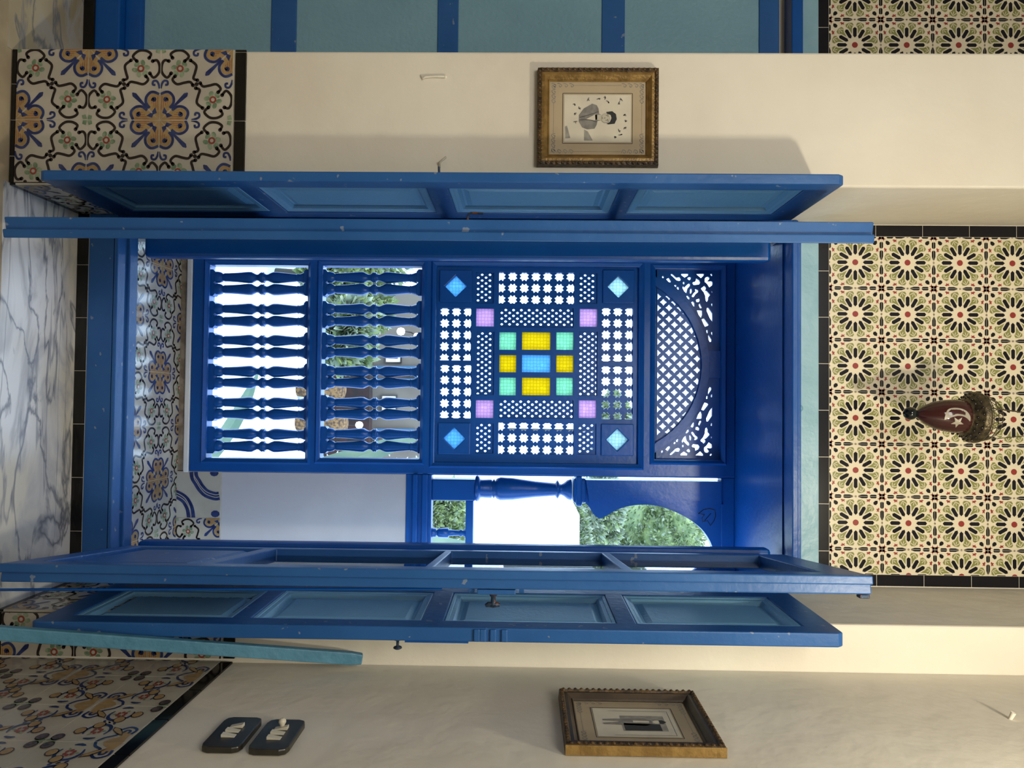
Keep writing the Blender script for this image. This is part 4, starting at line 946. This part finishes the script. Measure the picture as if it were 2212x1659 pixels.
        for (zx, zy) in ((790, 665), (790, 780), (800, 880), (950, 610), (1075, 600), (1160, 590), (1190, 635), (1320, 650), (1350, 610), (1395, 790), (1400, 880), (1390, 950), (1320, 990), (1270, 1060), (1340, 1040), (840, 720)):
            for k in range(3): a = random.uniform(0, 6.3); c = g(zx, zy); sp.append(disc((c[0]+.0025*math.cos(a), c[1]+.0025*math.sin(a)), 0.0036, .0017, 6, a))
        flat('sprigs', sp, INKM, 3)
        for sh_ in (((905, 975), (950, 1000), (1010, 1110), (905, 1110)), ((675, 940), (700, 930), (740, 1080), (680, 1085))): flat('backdrop_shade', [[g(*p) for p in sh_]], INKL, 3)
    else:
        flat('backdrop', [[(-pw*.45, -ph*.35), (pw*.62, -ph*.35), (pw*.62, ph*.75), (-pw*.45, ph*.75)]], INKL, 3)
        for o_ in (.15, .3): flat('backdrop_line', stroke([(-pw*.8, -ph*(.3+o_)), (-pw*.8, ph*.9), (pw*.9, ph*.9), (pw*.9, -ph*(.3+o_))], .001, k=1), INKM, 3)
        flat('standing_figure', [[(-.012, -ph*.8), (-.005, -ph*.8), (-.003, -ph*.4), (.001, -ph*.4), (.006, -ph*.8), (.012, -ph*.8), (.016, -ph*.1), (.018, ph*.25), (.008, ph*.42), (-.008, ph*.42), (-.018, ph*.25), (-.016, -ph*.1)]], INKM, 4)
        flat('dark_panel', [[(.006, -ph*.3), (pw*.6, -ph*.3), (pw*.6, ph*.6), (.010, ph*.6)]], INKD, 4)
        flat('apron', [[(-.006, -ph*.05), (.003, -ph*.05), (.003, ph*.35), (-.004, ph*.35)]], PAPER, 5)
        flat('head', [disc((0, ph*.54), .0075, .009, 14)], PAPER, 5); flat('cap', [[(-.008, ph*.6), (.008, ph*.6), (.009, ph*.68), (0, ph*.78), (-.009, ph*.68)]], INKD, 6)
    return root
p = at(1292, 251, YF-.02); k_ = (YF-.02)/F
picture('portrait_frame', Vector((p.x, YF-.001, p.z)), 216*k_, 266*k_, .020, 'gilt frame holding an old portrait of a man in a jacket, left of the window', True)
# right-hand picture on the side wall
pf_ = atx(1351, 1492, XS-.02); pn_ = atx(1391, 1612, XS-.022)
yc = (pf_.y+pn_.y)/2; Wd = abs(pn_.y-pf_.y); z0 = (atx(1205, 1495, XS-.02).z+atx(1223, 1612, XS-.02).z)/2; z1 = (atx(1497, 1488, XS-.02).z+atx(1562, 1606, XS-.02).z)/2
Mr = Matrix.Translation((XS-.001, yc, (z0+z1)/2)) @ Matrix.Rotation(math.radians(-90), 4, 'Z')
picture('picture_frame', Vector((XS-.001, yc, (z0+z1)/2)), Wd, z1-z0, .022, 'dark gilt-edged frame with an old photograph of a standing figure, on the right side wall', False, Mr)

# ---- light switches on the side wall
def switch(x0, y0, x1, y1, lb, knobbed):
    """four pixel corners give the plate"""
    a = atx((x0+x1)/2, (y0+y1)/2, XS-.004)
    W, H = .105, .075
    W = abs(atx((x0+x1)/2, y0, XS-.004).y-atx((x0+x1)/2, y1, XS-.004).y); H = SWH
    M = Matrix.Translation((XS-.001, a.y, a.z)) @ Matrix.Rotation(math.radians(-90), 4, 'Z')
    root = empty('light_switch', (XS-.001, a.y, a.z), lb, 'light switch'); D = .013
    oct_ = lambda e: [(-W/2+e+.018, -H/2+e), (W/2-e-.018, -H/2+e), (W/2-e-.005, -H/2+e+.004), (W/2-e, -H/2+e+.016), (W/2-e, H/2-e-.016), (W/2-e-.005, H/2-e-.004), (W/2-e-.018, H/2-e), (-W/2+e+.018, H/2-e), (-W/2+e+.005, H/2-e-.004), (-W/2+e, H/2-e-.016), (-W/2+e, -H/2+e+.016), (-W/2+e+.005, -H/2+e+.004)]
    m = MB(); m.plate(oct_(0), [], -D, 0, 0, M); m.build('plate', BAKE, root, bevel=.003)
    for i, xx in enumerate((-.021, 0, .021)):
        m = MB(); hh = .014; wx = .0065; tilt = (.003, -.002) if i != 0 else (-.002, .004)
        vs = [M @ Vector(v) for v in ((xx-wx, -D, -hh), (xx+wx, -D, -hh), (xx+wx, -D, hh), (xx-wx, -D, hh), (xx-wx, -D-.003-tilt[0], -hh), (xx+wx, -D-.003-tilt[0], -hh), (xx+wx, -D-.003-tilt[1], hh), (xx-wx, -D-.003-tilt[1], hh))]
        m.add(vs, [(0, 1, 2, 3), (4, 5, 6, 7), (0, 1, 5, 4), (1, 2, 6, 5), (2, 3, 7, 6), (3, 0, 4, 7)]); m.build('rocker', IVORY, root, bevel=.0008)
    if knobbed:
        m = MB(); m.lathe([(0, .004), (.004, .005), (.010, .008), (.015, .007), (.018, .003)], n=14, M=M @ Matrix.Translation((-.024, -D-.003, .001)) @ Matrix.Rotation(math.radians(90), 4, 'X')); m.build('push_knob', IVORY, root, 'ivory round push knob')
    return root
SWH = .082
switch(503, 1556, 503, 1624, 'dark switch plate with three ivory rockers, nearer the floor tiles', False)
switch(600, 1561, 600, 1629, 'dark switch plate with rockers and a round knob, the upper of the pair', True)

# ---- teal plank leaning in the corner
pt = at(783, 1448, YF-.06); 
top = Vector((XS-.030, YF-.040, at(784, 1448, YF-.03).z)); pbm = at(0, 1367, 1.62); bot = Vector((pbm.x, 1.62, pbm.z)); d = (bot-top).normalized(); bot = top+d*((top.z-.004)/-d.z)
side_ = Vector((1, 0, 0)); side_ = (side_-d*side_.dot(d)).normalized(); nn = d.cross(side_).normalized()
m = MB(); vs = []
for P, e in ((top, .8), (top+d*.03, 1.0), (bot, 1.0)):
    for a, b in ((-1, -1), (1, -1), (1, 1), (-1, 1)): vs.append(P+side_*(.016*a*e)+nn*(.010*b))
fs = [(0, 1, 2, 3), (8, 9, 10, 11)]+[(i*4+j, i*4+(j+1) % 4, (i+1)*4+(j+1) % 4, (i+1)*4+j) for i in range(2) for j in range(4)]
m.add(vs, fs); tag(m.build('wooden_plank', PLANKC, bevel=.003), 'long teal-painted wooden plank leaning into the right corner of the room', 'plank')

# ---- hanging lantern in front of the geometric tiles
LY = 2.02
ball = at(1966, 893, LY); cap = at(2140, 904, LY); ax = (cap-ball).normalized()
kx = LY/F
ML_ = Matrix.Translation(ball) @ ax.to_track_quat('Z', 'Y').to_matrix().to_4x4()
lan = empty('hanging_lantern', ball, 'dark red glass lantern with crescent and star hanging before the geometric tiles', 'lantern')
k = kx*1.04
m = MB(); m.lathe([(-13*k, 3*k), (-11*k, 8*k), (-6*k, 12*k), (0, 13.5*k), (7*k, 12*k), (11*k, 8*k), (15*k, 7*k)], n=24, M=ML_); m.build('finial', BLKG, lan, 'black glass ball finial')
prof = [(14*k, 7*k), (20*k, 12*k), (30*k, 19*k), (46*k, 27*k), (66*k, 32*k), (88*k, 34.5*k), (104*k, 34*k), (110*k, 33*k)]
m = MB(); m.lathe(prof, n=40, M=ML_); m.build('glass_body', REDG, lan, 'dark red glass body')
gp = [(107*k, 34*k), (111*k, 37*k), (116*k, 44*k), (121*k, 50*k), (124*k, 52.5*k), (127*k, 51.5*k), (130*k, 53*k), (134*k, 52*k), (137*k, 49*k), (135*k, 46*k), (122*k, 44*k)]
m = MB(); m.lathe(gp, n=48, M=ML_); m.build('brass_collar', BRASS, lan, 'pierced brass collar')
m = MB()
for r_, z_, n_ in ((42*k, 111.5*k, 18), (48.5*k, 119*k, 22)):
    for i in range(n_):
        a = 2*math.pi*(i+(.5 if n_ == 22 else 0))/n_; m.lathe([(-.0034, .001), (0, .0042), (.0034, .001)], n=6, M=ML_ @ Matrix.Translation((r_*math.cos(a), r_*math.sin(a), z_)))
m.build('collar_piercing', T_BLK, lan)
# crescent and star laid on the glass, facing the viewer
Mi = ML_.inverted(); vdir = (Mi.to_3x3() @ (CAM-ball)).normalized(); phi0 = math.atan2(vdir.y, vdir.x)
def onglass(z, off):     # z in px units along axis, off = lateral px
    zz = z*k
    for i in range(len(prof)-1):
        if prof[i][0] <= zz <= prof[i+1][0]: t = (zz-prof[i][0])/(prof[i+1][0]-prof[i][0]); r = prof[i][1]*(1-t)+prof[i+1][1]*t; break
    else: r = prof[-1][1]
    a = phi0+off*k/r; r += .0009; return ML_ @ Vector((r*math.cos(a), r*math.sin(a), zz))
# find lateral sign: photo up (-y) is world -x
s0 = 1 if (onglass(80, 5)-onglass(80, -5)).x > 0 else -1
m = MB()
ap = lambda z: (z-6)/1.23
O = smooth([(72, 9), (72, 1), (78, -12), (91, -17), (107, -17), (121, -12), (130, -1), (131, 9)], 3); I = smooth([(72, 9), (78, 6), (85, 3), (99, -1), (111, -1), (118, 1), (124, 4), (131, 9)], 3)
for i in range(len(O)-1): m.add([onglass(ap(O[i][0]), s0*O[i][1]), onglass(ap(O[i+1][0]), s0*O[i+1][1]), onglass(ap(I[i+1][0]), s0*I[i+1][1]), onglass(ap(I[i][0]), s0*I[i][1])], [(0, 1, 2, 3)])
m.build('crescent', STARM, lan, 'pale crescent')
m = MB(); c = (78, 12); st_ = []
for i in range(10): a = math.radians(36*i+15); r = 12.5 if i % 2 == 0 else 5.2; st_.append((c[0]+r*math.cos(a), c[1]+r*math.sin(a)))
for i in range(10): m.add([onglass(*(c[0], s0*c[1])), onglass(st_[i][0], s0*st_[i][1]), onglass(st_[(i+1) % 10][0], s0*st_[(i+1) % 10][1])], [(0, 1, 2)])
m.build('star', STARM, lan, 'pale five-pointed star')
m = MB()
for i in range(24):
    a = 2*math.pi*i/24; a2 = a+.26
    P = lambda aa, r, z: Vector((r*k*math.cos(aa), r*k*math.sin(aa), z*k))
    m.tube([P(a, 49, 137), P(a+.12, 47, 145), P(a2, 44, 155), P(a2+.1, 39, 162)], .0009, 5, M=ML_); m.tube([P(a2, 49, 137), P(a+.14, 47, 147), P(a, 44, 155), P(a-.1, 39, 162)], .0009, 5, M=ML_)
for r, z in ((49, 139), (46, 150), (39, 163)): m.tube([P(2*math.pi*i/24, r, z) for i in range(25)], .0012, 5, M=ML_)
m.build('wire_crown', BRASS, lan)
topz = CEIL
hookp = ball+ax*((topz-ball.z)/ax.z)
for i in range(3):
    a = 2*math.pi*i/3+.6; P0 = ML_ @ Vector((47*k*math.cos(a), 47*k*math.sin(a), 137*k)); P1 = ball+ax*(.62)
    m = MB(); n = 46
    for j in range(n):
        A, B = P0.lerp(P1, j/n), P0.lerp(P1, (j+1.25)/n); dd = (B-A).normalized(); s_ = dd.orthogonal().normalized(); s_ = s_ if j % 2 else dd.cross(s_); C = (A+B)/2
        m.tube([A, C+s_*.0022, B], .0009, 4); m.tube([A, C-s_*.0022, B], .0009, 4)
    m.build('chain', BRASS, lan)
m = MB(); m.tube([ball+ax*.62, hookp-Vector((0, 0, .0))], .002, 6); m.build('hanging_rod', BRASS, lan)

# ---- small things on the walls
p = at(935, 166, YF); br = empty('wall_staple', (p.x, YF, p.z), 'whitewashed iron staple bedded in the plaster left of the portrait', 'bracket')
m = MB(); za, zb_ = at(915, 166, YF).z, at(962, 168, YF).z; m.tube([(p.x-.006, YF+.002, za-.008), (p.x+.008, YF-.006, za), (p.x+.003, YF-.006, za+.006), (p.x+.001, YF-.005, (za+zb_)/2), (p.x+.002, YF-.006, zb_-.004), (p.x+.002, YF+.002, zb_+.002)], .0028); m.build('wire', PLASTER, br)
m = MB(); m.lathe([(0, .004), (.006, .004), (.008, .002)], n=10, M=Matrix.Translation((p.x+.001, YF, zb_)) @ Matrix.Rotation(math.radians(90), 4, 'X')); m.build('nail_head', PLASTER, br)
p = at(957, 350, YF); m = MB(); m.tube([(at(950, 362, YF).x, YF+.001, at(950, 362, YF).z), (at(951, 354, YF).x, YF-.012, at(951, 354, YF).z), (at(964, 340, YF).x, YF-.003, at(964, 340, YF).z)], .0028); tag(m.build('wall_hook', IVORY), 'small painted wall hook on the pier just above the left shutter edge', 'hook')
p = atx(2181, 1553, XS); m = MB(); m.tube([(XS+.002, p.y, p.z), (XS-.016, p.y-.004, p.z+.006)], [.004, .0055]); tag(m.build('wall_nail', PLASTER), 'plaster-covered nail sticking out of the right side wall near its top', 'nail')
